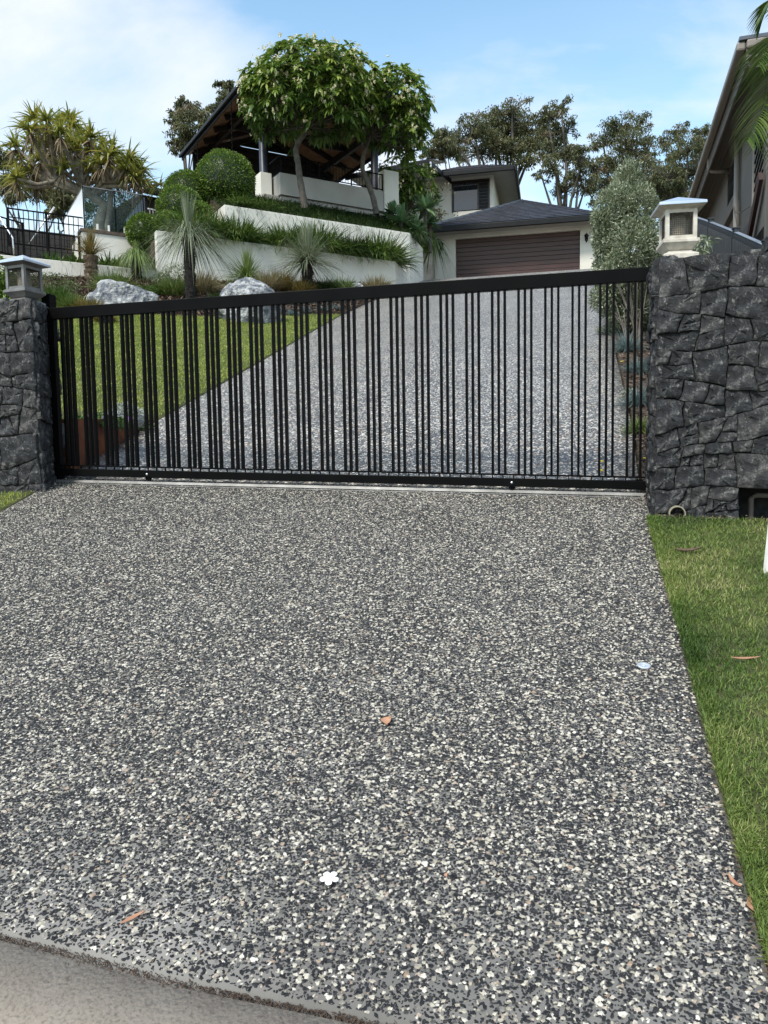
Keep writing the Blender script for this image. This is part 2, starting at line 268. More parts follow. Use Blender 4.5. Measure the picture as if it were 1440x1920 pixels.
def thing(name, label, cat, loc=(0, 0, 0), group=None, rz=0):
    o = bpy.data.objects.new(name, None); COL.objects.link(o); o.location = tuple(float(q) for q in loc); o.rotation_euler = (0, 0, rz)
    o.empty_display_size = .1; o['label'] = label; o['category'] = cat
    if group: o['group'] = group
    return o
def tag(o, label=None, cat=None, group=None, kind=None):
    if label: o['label'] = label
    if cat: o['category'] = cat
    if group: o['group'] = group
    if kind: o['kind'] = kind
    return o
def bev(o, w=.004, seg=2):
    md = o.modifiers.new('bevel', 'BEVEL'); md.width = w; md.segments = seg; md.limit_method = 'ANGLE'; return o
QB = [(0, 3, 2, 1), (4, 5, 6, 7), (0, 1, 5, 4), (1, 2, 6, 5), (2, 3, 7, 6), (3, 0, 4, 7)]
class MB:
    def __init__(s): s.V = []; s.F = []
    def add(s, V, Fs):
        n = len(s.V); s.V += [tuple(map(float, v)) for v in V]; s.F += [tuple(i + n for i in f) for f in Fs]; return s
    def obox(s, p, a, b, c):
        p, a, b, c = map(lambda q: np.array(q, float), (p, a, b, c))
        if np.dot(np.cross(a, b), c) < 0: a, b = b, a
        return s.add([p, p + a, p + a + b, p + b, p + c, p + a + c, p + a + b + c, p + b + c], QB)
    def box(s, x0, x1, y0, y1, z0, z1): return s.obox((x0, y0, z0), (x1 - x0, 0, 0), (0, y1 - y0, 0), (0, 0, z1 - z0))
    def bar(s, p, q, w, h, up=(0, 0, 1)):
        p, q = np.array(p, float), np.array(q, float); d = q - p; d0 = d / np.linalg.norm(d); a = np.cross(d0, up)
        if np.linalg.norm(a) < 1e-4: a = np.cross(d0, (1, 0, 0))
        a /= np.linalg.norm(a); b = np.cross(a, d0)
        return s.obox(p - a * w / 2 - b * h / 2, a * w, b * h, d)
    def tube(s, pts, rad, n=8, cap=True):
        V, Fs = tube_np(pts, rad, n); s.add(V, [tuple(f) for f in Fs])
        if cap: s.F.append(tuple(range(len(s.V) - n, len(s.V))))
        return s
    def prism(s, poly, z0, z1):
        n = len(poly); V = [(x, y, z0) for x, y in poly] + [(x, y, z1) for x, y in poly]
        return s.add(V, [tuple(range(n))[::-1], tuple(range(n, 2 * n))] + [(i, (i + 1) % n, n + (i + 1) % n, n + i) for i in range(n)])
    def build(s, name, m, parent=None, smooth=False, local=False): return mk(name, s.V, s.F, m, parent, smooth, local=local)
def tube_np(pts, rad, n=8):
    P = np.array(pts, float); k = len(P); R = np.full(k, rad, float) if np.isscalar(rad) else np.array(rad, float)
    T = np.gradient(P, axis=0); T /= np.linalg.norm(T, axis=1)[:, None] + 1e-9
    ref = np.array([1, 0, 0.]) if abs(T[0][2]) > .7 else np.array([0, 0, 1.])
    V = []
    a = ref
    for i in range(k):
        a = a - T[i] * np.dot(a, T[i]); a /= np.linalg.norm(a) + 1e-9; b = np.cross(T[i], a)
        for j in range(n):
            th = 2 * math.pi * j / n; V.append(P[i] + R[i] * (a * math.cos(th) + b * math.sin(th)))
    Fs = [(i * n + j, i * n + (j + 1) % n, (i + 1) * n + (j + 1) % n, (i + 1) * n + j) for i in range(k - 1) for j in range(n)]
    return np.array(V), Fs
LEAF = [(0, .25), (.25, .8), (.6, 1), (1, .03)]
BLADE = [(0, 1), (.35, .9), (.7, .6), (1, .05)]
BLADE5 = [(0, .8), (.2, 1), (.4, .9), (.6, .75), (.8, .5), (1, .04)]
def unit(v): v = np.asarray(v, float); return v / (np.linalg.norm(v, axis=-1, keepdims=True) + 1e-9)
def strips(P, D, L, W, droop, prof=LEAF, rnd=None, roll=.6, fold=0.):
    """many leaves: each a curved tapering strip. returns V, quads, rnd"""
    P = np.asarray(P, float); n = len(P); D = unit(D); L = np.broadcast_to(L, n); W = np.broadcast_to(W, n); droop = np.broadcast_to(droop, n)
    side = np.cross(D, np.array([0, 0, 1.])); bad = np.linalg.norm(side, axis=1) < .15; side[bad] = np.cross(D[bad], np.array([1., 0, 0])); side = unit(side)
    nor = np.cross(side, D); an = RNG.uniform(-roll, roll, n)[:, None]; side = unit(side * np.cos(an) + nor * np.sin(an))
    k = len(prof); V = np.zeros((n, k, 2, 3))
    for i, (s, w) in enumerate(prof):
        c = P + D * (L * s)[:, None]; c[:, 2] -= droop * L * s * s
        off = side * (W * w / 2)[:, None]; V[:, i, 0] = c - off; V[:, i, 1] = c + off
    base = (np.arange(n) * k * 2)[:, None]; q = []
    for i in range(k - 1): q.append(base + np.array([i * 2, i * 2 + 1, i * 2 + 3, i * 2 + 2]))
    if rnd is None: rnd = RNG.random(n)
    return V.reshape(-1, 3), np.concatenate(q), np.repeat(rnd, k * 2)
def join(parts):
    V, Q, R = [], [], []; off = 0
    for v, q, r in parts: V.append(v); Q.append(q + off); R.append(r); off += len(v)
    return np.concatenate(V), np.concatenate(Q), np.concatenate(R)
def sph(n, up=-1.):
    z = RNG.uniform(up, 1, n); a = RNG.uniform(0, 2 * math.pi, n); r = np.sqrt(1 - z * z); return np.stack([r * np.cos(a), r * np.sin(a), z], 1)
def vnoise(P, sc, seed=0):
    P = np.asarray(P) * sc; o = np.zeros(len(P)); rg = np.random.default_rng(seed)
    for k in range(5):
        w = rg.normal(size=3) * (1 + .6 * k); ph = rg.uniform(0, 6.28); o += np.sin(P @ w + ph) / (1 + .5 * k)
    return o / 2.6

# ------------------------------------------------------------------ the lie of the land
W0 = 5.9; Z0 = .2094 * W0; SB = .2915; WC = 28.0
def wv(x, y): return .24 * x + .97 * y
def cv(x, y): return .97 * x - .24 * y
def drv(x, y):
    x, y = np.asarray(x, float), np.asarray(y, float); w = wv(x, y); c = cv(x, y)
    zf = .2094 * np.maximum(w, 0) ; zb = Z0 + SB * (np.minimum(w, WC) - W0) + .045 * np.clip(w - WC, 0, 30)
    k = np.where(w < W0, np.clip(w / 2, 0, 1), np.clip(1 - (w - W0) / 15, 0, 1))
    return np.where(w < W0, zf, zb) - .0261 * np.clip(c, -12, 12) * k
LY = [0, 2.4, 5.68, 6.86, 8.0, 8.88, 11.7, 18.4, 21.6, 28.3, 33]; LX = [-3.05, -3.0, -2.85, -2.82, -2.66, -2.53, -2.07, -1.02, -.35, 1.48, 2.8]
RY = [0, 1.62, 2.4, 3.28, 4.78, 5.6, 6.44, 7.44, 12.58, 22.34, 28, 33]; RX = [.42, .84, 1.04, 1.27, 1.645, 1.87, 2.11, 2.39, 3.71, 6.1, 7.9, 9.4]
def XL(y): return np.interp(y, LY, LX)
def XR(y): return np.interp(y, RY, RX)
A = np.array([-5.1, 21.4]); U = np.array([.862, .507]); NV = np.array([.507, -.862])
def ts(x, y): return (x - A[0]) * U[0] + (y - A[1]) * U[1], (x - A[0]) * NV[0] + (y - A[1]) * NV[1]
def Wp(t, s, z): p = A + U * t + NV * s; return np.array([p[0], p[1], z])
def land(x, y):
    x, y = np.asarray(x, float), np.asarray(y, float); w = wv(x, y); _, s = ts(x, y)
    lift = .16 * np.clip(XL(np.clip(y, 6, 24)) - x, 0, 9) * np.clip((w - 6) / 3, 0, 1)
    bed = .05 * np.clip(4.5 - s, 0, 4.5) * np.clip((w - 10) / 3, 0, 1) * (x < XL(y))* np.clip((XL(y)-x)/1.0,0,1)
    return drv(x, y) + lift + bed
def hit(px, py, fn=land):
    r = ray(px, py); d = .4
    while d < 90:
        if r[2] * d + CZ < float(fn(r[0] * d, d)): break
        d += .02
    return np.array([r[0] * d, d, float(fn(r[0] * d, d))])

def grid_sheet(name, P00, fn, m, nu, nv, skirt=.1, kind='structure', dz=0., smooth=True):
    """P00(u,v)->(x,y) over the unit square"""
    u, v = np.meshgrid(np.linspace(0, 1, nu), np.linspace(0, 1, nv)); x, y = P00(u, v); z = fn(x, y) + dz
    V = np.stack([x, y, z], -1).reshape(-1, 3); i = np.arange(nu * nv).reshape(nv, nu)
    Q = np.stack([i[:-1, :-1], i[:-1, 1:], i[1:, 1:], i[1:, :-1]], -1).reshape(-1, 4)
    if skirt:
        ring = np.concatenate([i[0, :], i[1:, -1], i[-1, -2::-1], i[-2:0:-1, 0]]); n = len(V); B = V[ring].copy(); B[:, 2] -= skirt
        V = np.concatenate([V, B]); k = len(ring); a = np.arange(k); b = (a + 1) % k
        Q = np.concatenate([Q, np.stack([ring[a], n + a, n + b, ring[b]], -1)])
    o = mk(name, V, Q, m, smooth=False); o['kind'] = kind; return o

# base ground out to the horizon
def ground():
    xs = np.concatenate([np.linspace(-400, -22, 16), np.linspace(-20, 24, 74), np.linspace(28, 400, 16)])
    ys = np.concatenate([np.linspace(-300, -6, 12), np.linspace(-4, 50, 90), np.linspace(54, 700, 18)])
    X, Y = np.meshgrid(xs, ys); Z = land(X, Y) - .14
    onlawn = (X < XL(Y) + .3) & (Y > 6.5); Z = np.where(onlawn, Z - .1, Z)
    V = np.stack([X, Y, Z], -1).reshape(-1, 3); i = np.arange(X.size).reshape(X.shape)
    Q = np.stack([i[:-1, :-1], i[:-1, 1:], i[1:, 1:], i[1:, :-1]], -1).reshape(-1, 4)
    o = mk('ground', V, Q, 'ground'); tag(o, 'bare sloping ground under the garden and houses', None, kind='structure')
ground()
_k = [hit(x_, y_, drv) for x_, y_ in ((0, 1752), (85, 1770), (170, 1790), (340, 1833), (515, 1874), (700, 1918))]
KX = [-6, -3.05] + [q[0] for q in _k] + [.8, 3]; KY = [_k[0][1] + 1.32, _k[0][1] + .55] + [q[1] for q in _k] + [_k[-1][1] - .21, _k[-1][1] - .95]
def kerb(x): return np.interp(x, KX, KY)
XKR = .8
for _ in range(20): XKR = float(XR(kerb(XKR)))
def P_front(u, v):
    xb = -3.02 + u * (3.02 + XKR); yb = kerb(xb)
    xt = -2.83 + u * (2.83 + 1.90); yt = (W0 - .24 * xt) / .97
    return xb + (xt - xb) * v, yb + (yt - yb) * v
tag(grid_sheet('driveway', P_front, drv, 'cement', 30, 40), 'exposed aggregate driveway apron sloping up from the footpath to the gate')
def P_back(u, v):
    w = W0 + .003 + (31.4 - W0) * v; y0 = w / .97
    for _ in range(4): xl = XL(y0); y0 = (w - .24 * xl) / .97
    yl = y0; xl = XL(yl); y1 = w / .97
    for _ in range(4): xr = XR(y1); y1 = (w - .24 * xr) / .97
    return xl + (xr - xl) * u, yl + (y1 - yl) * u
tag(grid_sheet('upper_driveway', P_back, drv, 'agg', 24, 110), 'exposed aggregate driveway climbing behind the gate to the garage')
# footpath, joint
tag(grid_sheet('footpath', lambda u, v: (-6 + 9 * u, -1.6 * (1 - v) + (kerb(-6 + 9 * u) - .020) * v), drv, 'path', 60, 14, dz=-.012), 'plain concrete footpath slab below the driveway')
tag(grid_sheet('path_joint', lambda u, v: (-6 + 9 * u, kerb(-6 + 9 * u) - .06 + .09 * v), drv, 'joint', 60, 3, dz=-.034), 'dark dirt filled joint between footpath and driveway')
tag(grid_sheet('road', lambda u, v: (-60 + 120 * u, -14 + 12.4 * v), lambda x, y: 0 * x, 'path', 20, 6, dz=-.06), 'concrete road surface behind the footpath')
# joint crumbs
n = 3200; x = RNG.uniform(-1.6, .6, n); y = kerb(x) - .009 + RNG.normal(0, .006, n) * (1 + .8 * np.sin(x * 7))
V, Q, R = strips(np.stack([x, y, drv(x, y) - .018 + RNG.uniform(0, .010, n)], 1), sph(n) * [1, 1, .3], RNG.uniform(.004, .014, n), RNG.uniform(.0015, .004, n), 0.2, BLADE)
tag(mk('joint_debris', V, Q, 'chips', rnd=R * .16), 'dark dirt and leaf crumbs caught in the footpath joint', 'debris', kind='stuff')

# real pebbles set in the near apron
def pebbles():
    n = 430000; u = RNG.random(n); v = RNG.random(n); x, y = P_front(u, v)
    # jittered grid for even cover
    g = 680; gi = RNG.permutation(g * g)[:n]; u = (gi % g + RNG.random(n)) / g; v = (gi // g + RNG.random(n)) / g; u = .002 + u * .996; x, y = P_front(u, v)
    thin = vnoise(np.stack([x, y, 0 * x], 1), 1.3, 5) * .5 + .5
    edge = np.clip((y - kerb(x)) / .5, 0, 1)
    keep = RNG.random(n) < (.52 + .40 * edge + .14 * thin); x, y, u, v = x[keep], y[keep], u[keep], v[keep]; n = len(x)
    z = drv(x, y); rnd = RNG.random(n)
    size = np.clip(RNG.lognormal(-5.40, .30, n), .0022, .0085) * np.where(rnd > .80, 1.25, 1)
    S = np.stack([size, size * RNG.uniform(.55, .95, n), size * RNG.uniform(.30, .60, n)], 1)
    me = bpy.data.meshes.new('pebbles'); me.vertices.add(n); me.vertices.foreach_set('co', np.stack([x, y, z - S[:, 2] * .25], 1).astype(np.float32).ravel())
    a = me.attributes.new('scl', 'FLOAT_VECTOR', 'POINT'); a.data.foreach_set('vector', S.astype(np.float32).ravel())
    a = me.attributes.new('rot', 'FLOAT_VECTOR', 'POINT'); a.data.foreach_set('vector', np.stack([.207 + RNG.normal(0, .10, n), RNG.normal(0, .10, n), RNG.uniform(0, 6.28, n)], 1).astype(np.float32).ravel())
    a = me.attributes.new('rnd', 'FLOAT', 'POINT'); a.data.foreach_set('value', rnd.astype(np.float32))
    o = bpy.data.objects.new('pebbles', me); COL.objects.link(o); me.materials.append(MT['pebble'])
    for nd in MT['pebble'].node_tree.nodes:
        if nd.type == 'ATTRIBUTE': nd.attribute_type = 'INSTANCER'
    ng = bpy.data.node_groups.new('pebble_scatter', 'GeometryNodeTree'); ng.interface.new_socket('Geometry', in_out='INPUT', socket_type='NodeSocketGeometry'); ng.interface.new_socket('Geometry', in_out='OUTPUT', socket_type='NodeSocketGeometry')
    N = ng.nodes; L = ng.links; gi_ = N.new('NodeGroupInput'); go = N.new('NodeGroupOutput'); ic = N.new('GeometryNodeMeshIcoSphere'); ic.inputs['Radius'].default_value = 1; ic.inputs['Subdivisions'].default_value = 2
    sp = N.new('GeometryNodeSetPosition'); nz = N.new('ShaderNodeTexNoise'); nz.inputs['Scale'].default_value = 1.1; nz.inputs['Detail'].default_value = 1
    vm = N.new('ShaderNodeVectorMath'); vm.operation = 'SUBTRACT'; vm.inputs[1].default_value = (.5, .5, .5); vs = N.new('ShaderNodeVectorMath'); vs.operation = 'SCALE'; vs.inputs['Scale'].default_value = 1.5
    L.new(nz.outputs['Color'], vm.inputs[0]); L.new(vm.outputs[0], vs.inputs[0]); L.new(vs.outputs[0], sp.inputs['Offset']); L.new(ic.outputs[0], sp.inputs['Geometry'])
    ip = N.new('GeometryNodeInstanceOnPoints'); mp_ = N.new('GeometryNodeMeshToPoints'); L.new(gi_.outputs[0], mp_.inputs[0]); L.new(mp_.outputs[0], ip.inputs['Points'])
    ms = N.new('GeometryNodeSetMaterial'); ms.inputs['Material'].default_value = MT['pebble']; L.new(sp.outputs[0], ms.inputs[0]); L.new(ms.outputs[0], ip.inputs['Instance'])
    for nm, so_ in (('scl', 'Scale'), ('rot', 'Rotation')):
        na = N.new('GeometryNodeInputNamedAttribute'); na.data_type = 'FLOAT_VECTOR'; na.inputs['Name'].default_value = nm; L.new(na.outputs['Attribute'], ip.inputs[so_])
    L.new(ip.outputs[0], go.inputs[0]); md = o.modifiers.new('scatter', 'NODES'); md.node_group = ng
    tag(o, 'black, grey and cream pebbles exposed in the driveway apron', 'pebbles', kind='stuff')
pebbles()

# ------------------------------------------------------------------ lawns and beds
def turf(name, P00, fn, n, L, W, m, label, dens=None, dz=.01, lean=.55, kind='stuff', prof=[(0, 1), (.5, .8), (1, .05)]):
    u, v = RNG.random(n), RNG.random(n); x, y = P00(u, v)
    if dens is not None: k = RNG.random(n) < dens(x, y, u); x, y = x[k], y[k]; n = len(x)
    P = np.stack([x, y, fn(x, y) + dz], 1); D = RNG.normal(0, lean, (n, 3)); D[:, 2] = 1
    V, Q, R = strips(P, D, RNG.uniform(*L, n), W, RNG.uniform(0, .5, n), prof, rnd=np.clip(.40 + .36 * vnoise(P, 2.2, 3) + .24 * vnoise(P, 9, 9) + RNG.normal(0, .22, n), 0, 1))
    return tag(mk(name, V, Q, m, rnd=R), label, 'grass', kind=kind)
def P_rv(u, v):
    y = .6 + (4.98 - .6) * v; xr = XR(y) + .030; y2 = y - .25 * (u * 2.4); return xr - .022 + u * 2.4, y2
tag(grid_sheet('right_verge', P_rv, drv, 'turfbase', 20, 24, dz=.004), 'grass verge soil right of the driveway')
turf('verge_grass', lambda u, v: P_rv(u ** 1.4, v), drv, 145000, (.010, .040), .003, 'verge', 'short clumpy green grass on the verge right of the driveway')
turf('verge_edge_grass', lambda u, v: (XR(1.0 + 3.95 * v) + .006 + .06 * u, 1.0 + 3.95 * v), drv, 12000, (.012, .045), .003, 'verge', 'grass blades creeping along the right edge of the apron', lean=.8)
def P_lv(u, v):
    y = 2.6 + (6.62 - 2.6) * v; xl = XL(y) - .03; return xl - u * 2.6, y + .1 * u
tag(grid_sheet('left_verge', P_lv, drv, 'turfbase', 14, 20, dz=.004), 'grass verge soil left of the driveway')
turf('left_verge_grass', P_lv, drv, 42000, (.015, .038), .0035, 'lawn', 'mown light green grass on the verge in front of the left stone pillar')
def y_on_s(x, s): # y where the line s=const crosses x
    return A[1] + ((x - A[0]) * NV[0] - s) / .862
def P_lawn(u, v):
    # u from driveway edge leftwards; v from gate up to the bed edge
    k = u * 8.5; y0 = 9.0 - .0 * u; yy = y0 + 0 * v
    y = y0 + v * 10.; 
    for _ in range(5):
        x = XL(y) - .03 - k; ye = y_on_s(x, 4.5 + .25 * np.sin(x * 1.3)); y = y0 + v * (ye - y0)
    return x, y
tag(grid_sheet('lawn', P_lawn, land, 'turfbase', 40, 60, dz=.0), 'sloping front lawn behind the gate')
turf('lawn_grass', P_lawn, land, 170000, (.02, .045), .010, 'lawn', 'bright mown lawn behind the gate left of the driveway', lean=.4, prof=[(0, 1), (1, .1)])
def P_bed(u, v):
    # from the lawn edge up to the lower wall, u from the driveway leftwards
    k = u * 10.5; y = 19 - k * 0
    y = np.full_like(u, 20.) + 0 * v
    for _ in range(8):
        x = XL(y) - .03 - k; ye = y_on_s(x, 4.52 + .25 * np.sin(x * 1.3)); yw = y_on_s(x, .02); y = ye + v * (yw - ye)
    return x, y
tag(grid_sheet('mulch_bed', P_bed, land, 'soil', 40, 24, dz=.03), 'bark mulched garden bed below the cream walls')
n = 42000; u, v = RNG.random(n), RNG.random(n); x, y = P_bed(u, v); D = sph(n) * [1, 1, .35]
V, Q, R = strips(np.stack([x, y, land(x, y) + .035 + RNG.uniform(0, .03, n)], 1), D, RNG.uniform(.04, .13, n), RNG.uniform(.012, .035, n), 0, [(0, .7), (.5, 1), (1, .5)])
tag(mk('bark_mulch', V, Q, 'chips', rnd=R), 'shredded bark mulch covering the bed below the cream walls', 'mulch', kind='stuff')
def P_rb(u, v):
    y = 5.35 + (30 - 5.35) * v; return XR(y) + .03 + u * 1.9, y
tag(grid_sheet('side_bed', P_rb, land, 'soil', 8, 60, dz=.01), 'narrow mulched bed right of the upper driveway')
n = 15000; u, v = RNG.random(n), RNG.random(n) ** 1.6; x, y = P_rb(u, v)
V, Q, R = strips(np.stack([x, y, land(x, y) + .015 + RNG.uniform(0, .02, n)], 1), sph(n) * [1, 1, .35], RNG.uniform(.02, .08, n), RNG.uniform(.01, .03, n), 0, [(0, .7), (.5, 1), (1, .5)])
tag(mk('side_mulch', V, Q, 'chips', rnd=R), 'brown bark mulch in the narrow bed behind the right stone wall', 'mulch', kind='stuff')

# ------------------------------------------------------------------ gate
GL = np.array([-2.77, 6.6]); GR = np.array([1.87, 5.45]); GD = (GR - GL) / np.linalg.norm(GR - GL); GN = np.array([-GD[1], GD[0]]); GLEN = np.linalg.norm(GR - GL)
def Gp(t, q, z): p = GL + GD * t + GN * q; return np.array([p[0], p[1], z])   # t along the gate from its left end, q backwards
ZT = 2.79; zb = lambda t: 1.375 - .136 * t / GLEN
g3 = np.array([GD[0], GD[1], 0]); q3 = np.array([GN[0], GN[1], 0]); z3 = np.array([0, 0, 1.])
def build_gate():
    g = thing('driveway_gate', 'wide black metal sliding gate of grouped vertical bars across the driveway', 'gate', Gp(0, 0, zb(0)))
    T1 = GLEN + .9
    b = MB(); b.obox(Gp(-.06, 0, ZT - .095), g3 * (T1 + .06), q3 * .05, z3 * .095); bev(b.build('top_rail', 'black', g), .004)
    dz = np.array([g3[0], g3[1], (zb(T1) - zb(0)) / T1])
    b = MB(); b.obox(Gp(0, 0, zb(0)), dz * T1, q3 * .05, z3 * .062); bev(b.build('bottom_rail', 'black', g), .003)
    b = MB(); b.obox(Gp(0, .004, zb(0) + .082), dz * T1, q3 * .042, z3 * .012); b.build('bar_seat_rail', 'black', g)
    b = MB()
    for k in range(60): 
        t = .03 + k * (GLEN - .02) / 60; b.obox(Gp(t, .018, zb(t) + .06), g3 * .008, q3 * .012, z3 * .024)
    b.build('spacer', 'black', g)['kind'] = 'stuff'
    for tt in (.0,):
        b = MB(); b.obox(Gp(-.055, .001, zb(0) + .002), g3 * .06, q3 * .048, z3 * (ZT - zb(0) - .1)); b.build('end_stile', 'black', g)
    for i in range(28):
        tc = .113 + i * .1906
        for k in (-1, 0, 1):
            t = tc + k * .0455 - .0085; z0 = zb(t) + .094; b = MB()
            b.obox(Gp(t, .006, z0), g3 * .017, q3 * .038, z3 * (ZT - .095 - z0)); b.build('bar', 'black', g)
    for t in (.83, 3.83):
        w = MB(); c = Gp(t, .022, zb(t) - .006); V = []; n = 20
        for q in (-.011, .011):
            for j in range(n): a = 6.283 * j / n; V.append(c + q3 * q + g3 * .024 * math.cos(a) + z3 * .020 * math.sin(a))
        w.add(V, [tuple(range(n)), tuple(range(2 * n - 1, n - 1, -1))] + [(j, (j + 1) % n, n + (j + 1) % n, n + j) for j in range(n)])
        wheel = w.build('wheel', 'black', g)
        bm = bmesh.new(); bmesh.ops.create_uvsphere(bm, u_segments=12, v_segments=8, radius=.011)
        for vv in bm.verts: vv.co.y *= .7
        V = [np.array(vv.co) + Gp(t, -.003, zb(t) + .030) for vv in bm.verts]; Fs = [[vv.index for vv in f.verts] for f in bm.faces]; bm.free()
        mk('bolt', V, Fs, 'chrome', g, smooth=True)
build_gate()
p = Gp(-.10, .1, 0); pz = float(drv(p[0], p[1]))
b = MB(); b.obox(Gp(-.155, .07, pz - .1), g3 * .085, q3 * .085, z3 * (2.925 - pz + .1)); o = b.build('gate_post', 'black'); bev(o, .004)
tag(o, 'tall black square steel post catching the gate beside the left pillar', 'post')
tr = thing('gate_track', 'thin galvanised steel track strip the gate wheels run on', 'track', Gp(0, 0, float(drv(GL[0], GL[1]))))
b = MB(); zt = lambda t, q: float(drv(*(GL + GD * t + GN * q)))
p0 = Gp(-.05, -.035, zt(-.05, -.035) + .002); p1 = Gp(GLEN + .0, -.035, zt(GLEN, -.035) + .002); b.obox(p0, p1 - p0, q3 * .085, z3 * .006); bev(b.build('plate', 'alu', tr), .002)
b = MB(); p0 = Gp(-.05, .0, zt(-.05, 0) + .008); p1 = Gp(GLEN, .0, zt(GLEN, 0) + .008)
b.add([p0, p0 + q3 * .03, p0 + q3 * .015 + z3 * .02, p1, p1 + q3 * .03, p1 + q3 * .015 + z3 * .02], [(0, 1, 2), (5, 4, 3), (0, 2, 5, 3), (2, 1, 4, 5), (1, 0, 3, 4)]); b.build('v_rail', 'alu', tr)
p = Gp(4.55, .25, 0); z = float(drv(p[0], p[1])); b = MB(); b.tube([p + z3 * (z + .03), p + g3 * .2 + z3 * (z + .03)], .017, 10); b.obox(p + g3 * .17 - q3 * .02 + z3 * z, g3 * .05, q3 * .04, z3 * .05)
tag(b.build('gate_stop', 'black'), 'small black gate stop lying behind the right end of the gate', 'gate stop')

# ------------------------------------------------------------------ stone walls
def clip(poly, a, b, c):   # keep a*x+b*y<=c
    out = []
    for i in range(len(poly)):
        p, q = poly[i], poly[(i + 1) % len(poly)]; dp = a * p[0] + b * p[1] - c; dq = a * q[0] + b * q[1] - c
        if dp <= 0: out.append(p)
        if (dp < 0 < dq) or (dq < 0 < dp): t = dp / (dp - dq); out.append((p[0] + (q[0] - p[0]) * t, p[1] + (q[1] - p[1]) * t))
    return out
def cells(x0, x1, y0, y1, size, rg):
    """split a rectangle again and again by slightly slanting lines: blocky, close fitting stones"""
    out = []; todo = [[(x0, y0), (x1, y0), (x1, y1), (x0, y1)]]
    while todo:
        P = todo.pop(); xs = [p[0] for p in P]; ys = [p[1] for p in P]; w = max(xs) - min(xs); h = max(ys) - min(ys)
        lim = size * rg.choice([.6, 1.0, 1.25, 1.5, 1.7])
        if w < lim * 1.25 and h < lim * 1.05 or max(w, h) < .075: out.append(P); continue
        k = rg.uniform(.36, .64); tl = rg.gauss(0, .13) if w * h > .25 or rg.random() < .72 else rg.uniform(-.6, .6)
        if w > h * rg.uniform(.9, 1.5): a, b = math.cos(tl), math.sin(tl)
        else: a, b = math.sin(tl), math.cos(tl)
        cx, cy = min(xs) + w * k, min(ys) + h * k; c = a * cx + b * cy
        q1 = clip(P, a, b, c); q2 = clip(P, -a, -b, -c)
        if len(q1) < 3 or len(q2) < 3: out.append(P); continue
        todo += [q1, q2]
    return out
def lay_stones(parent, org, ex, ez, rect, size, rg, proud=.022, fb=None):
    """stones on a plane: org + ex*x + ez*y, sticking out along the normal"""
    ex, ez = np.array(ex, float), np.array(ez, float); nn = np.cross(ex, ez)
    for poly in cells(*rect, size, rg):
        P = np.array(poly); c = P.mean(0)
        x, y = P[:, 0], P[:, 1]; ar = .5 * abs(np.dot(x, np.roll(y, -1)) - np.dot(y, np.roll(x, -1)))
        if ar < .0006: continue
        # resample the outline to 12 points, shrink for the joint
        seg = np.linalg.norm(np.roll(P, -1, 0) - P, axis=1); L = seg.sum(); n = 20 if ar > .012 else 13
        pts = []; cum = np.concatenate([[0], np.cumsum(seg)])
        for k in range(n):
            d = (k + rg.uniform(-.25, .25)) / n * L % L; i = min(np.searchsorted(cum, d, 'right') - 1, len(P) - 1); f = (d - cum[i]) / max(seg[i], 1e-6)
            pts.append(P[i] + (P[(i + 1) % len(P)] - P[i]) * f)
        # keep real corners
        pts = np.array(pts)
        for q in P:
            i = np.argmin(((pts - q) ** 2).sum(1)); pts[i] = q
        wx_ = lambda q, a_: np.sin(q[:, 0] * 9 + a_ + q[:, 1] * 5) * .5 + np.sin(q[:, 1] * 17 - q[:, 0] * 11 + a_ * 2) * .35 + np.sin(q[:, 0] * 41 + q[:, 1] * 37 + a_) * .16
        pts = pts + np.stack([wx_(pts, 1.), wx_(pts, 4.3)], 1) * .017; c = pts.mean(0)
        r = np.linalg.norm(pts - c, axis=1)[:, None] + 1e-6; g = .0022
        pts = c + (pts - c) * np.maximum(1 - g / r * 1.2, .5); pts += np.array([[rg.uniform(-.003, .003), rg.uniform(-.003, .003)] for _ in range(n)])
        hgt = proud * rg.uniform(.5, 1.3); tilt = np.array([rg.uniform(-.12, .12), rg.uniform(-.12, .12)])
        rings = [(1.0, -.05), (1.0, hgt * .55), (.965, hgt * .95), (.55, hgt * 1.05)]; V = []
        for k, (s, h) in enumerate(rings):
            for q in pts:
                e = c + (q - c) * s; hh = h + (np.dot(e - c, tilt) if k else 0) + (rg.uniform(-.009, .009) if k > 1 else 0)
                V.append(np.array(org) + ex * e[0] + ez * e[1] + nn * hh)
        V.append(np.array(org) + ex * c[0] + ez * c[1] + nn * (hgt * rg.uniform(.9, 1.4)))
        Fs = [(k * n + j, k * n + (j + 1) % n, (k + 1) * n + (j + 1) % n, (k + 1) * n + j) for k in range(3) for j in range(n)] + [(3 * n + j, 3 * n + (j + 1) % n, 4 * n) for j in range(n)]
        V = np.array(V); cc = V.mean(0); o = mk('stone', V - cc, Fs, 'stone'); o.location = Vector(cc - wloc(parent)); o.parent = parent
        md = o.data; md.polygons.foreach_set('use_smooth', [f.normal.dot(Vector(nn)) > .8 for f in md.polygons])
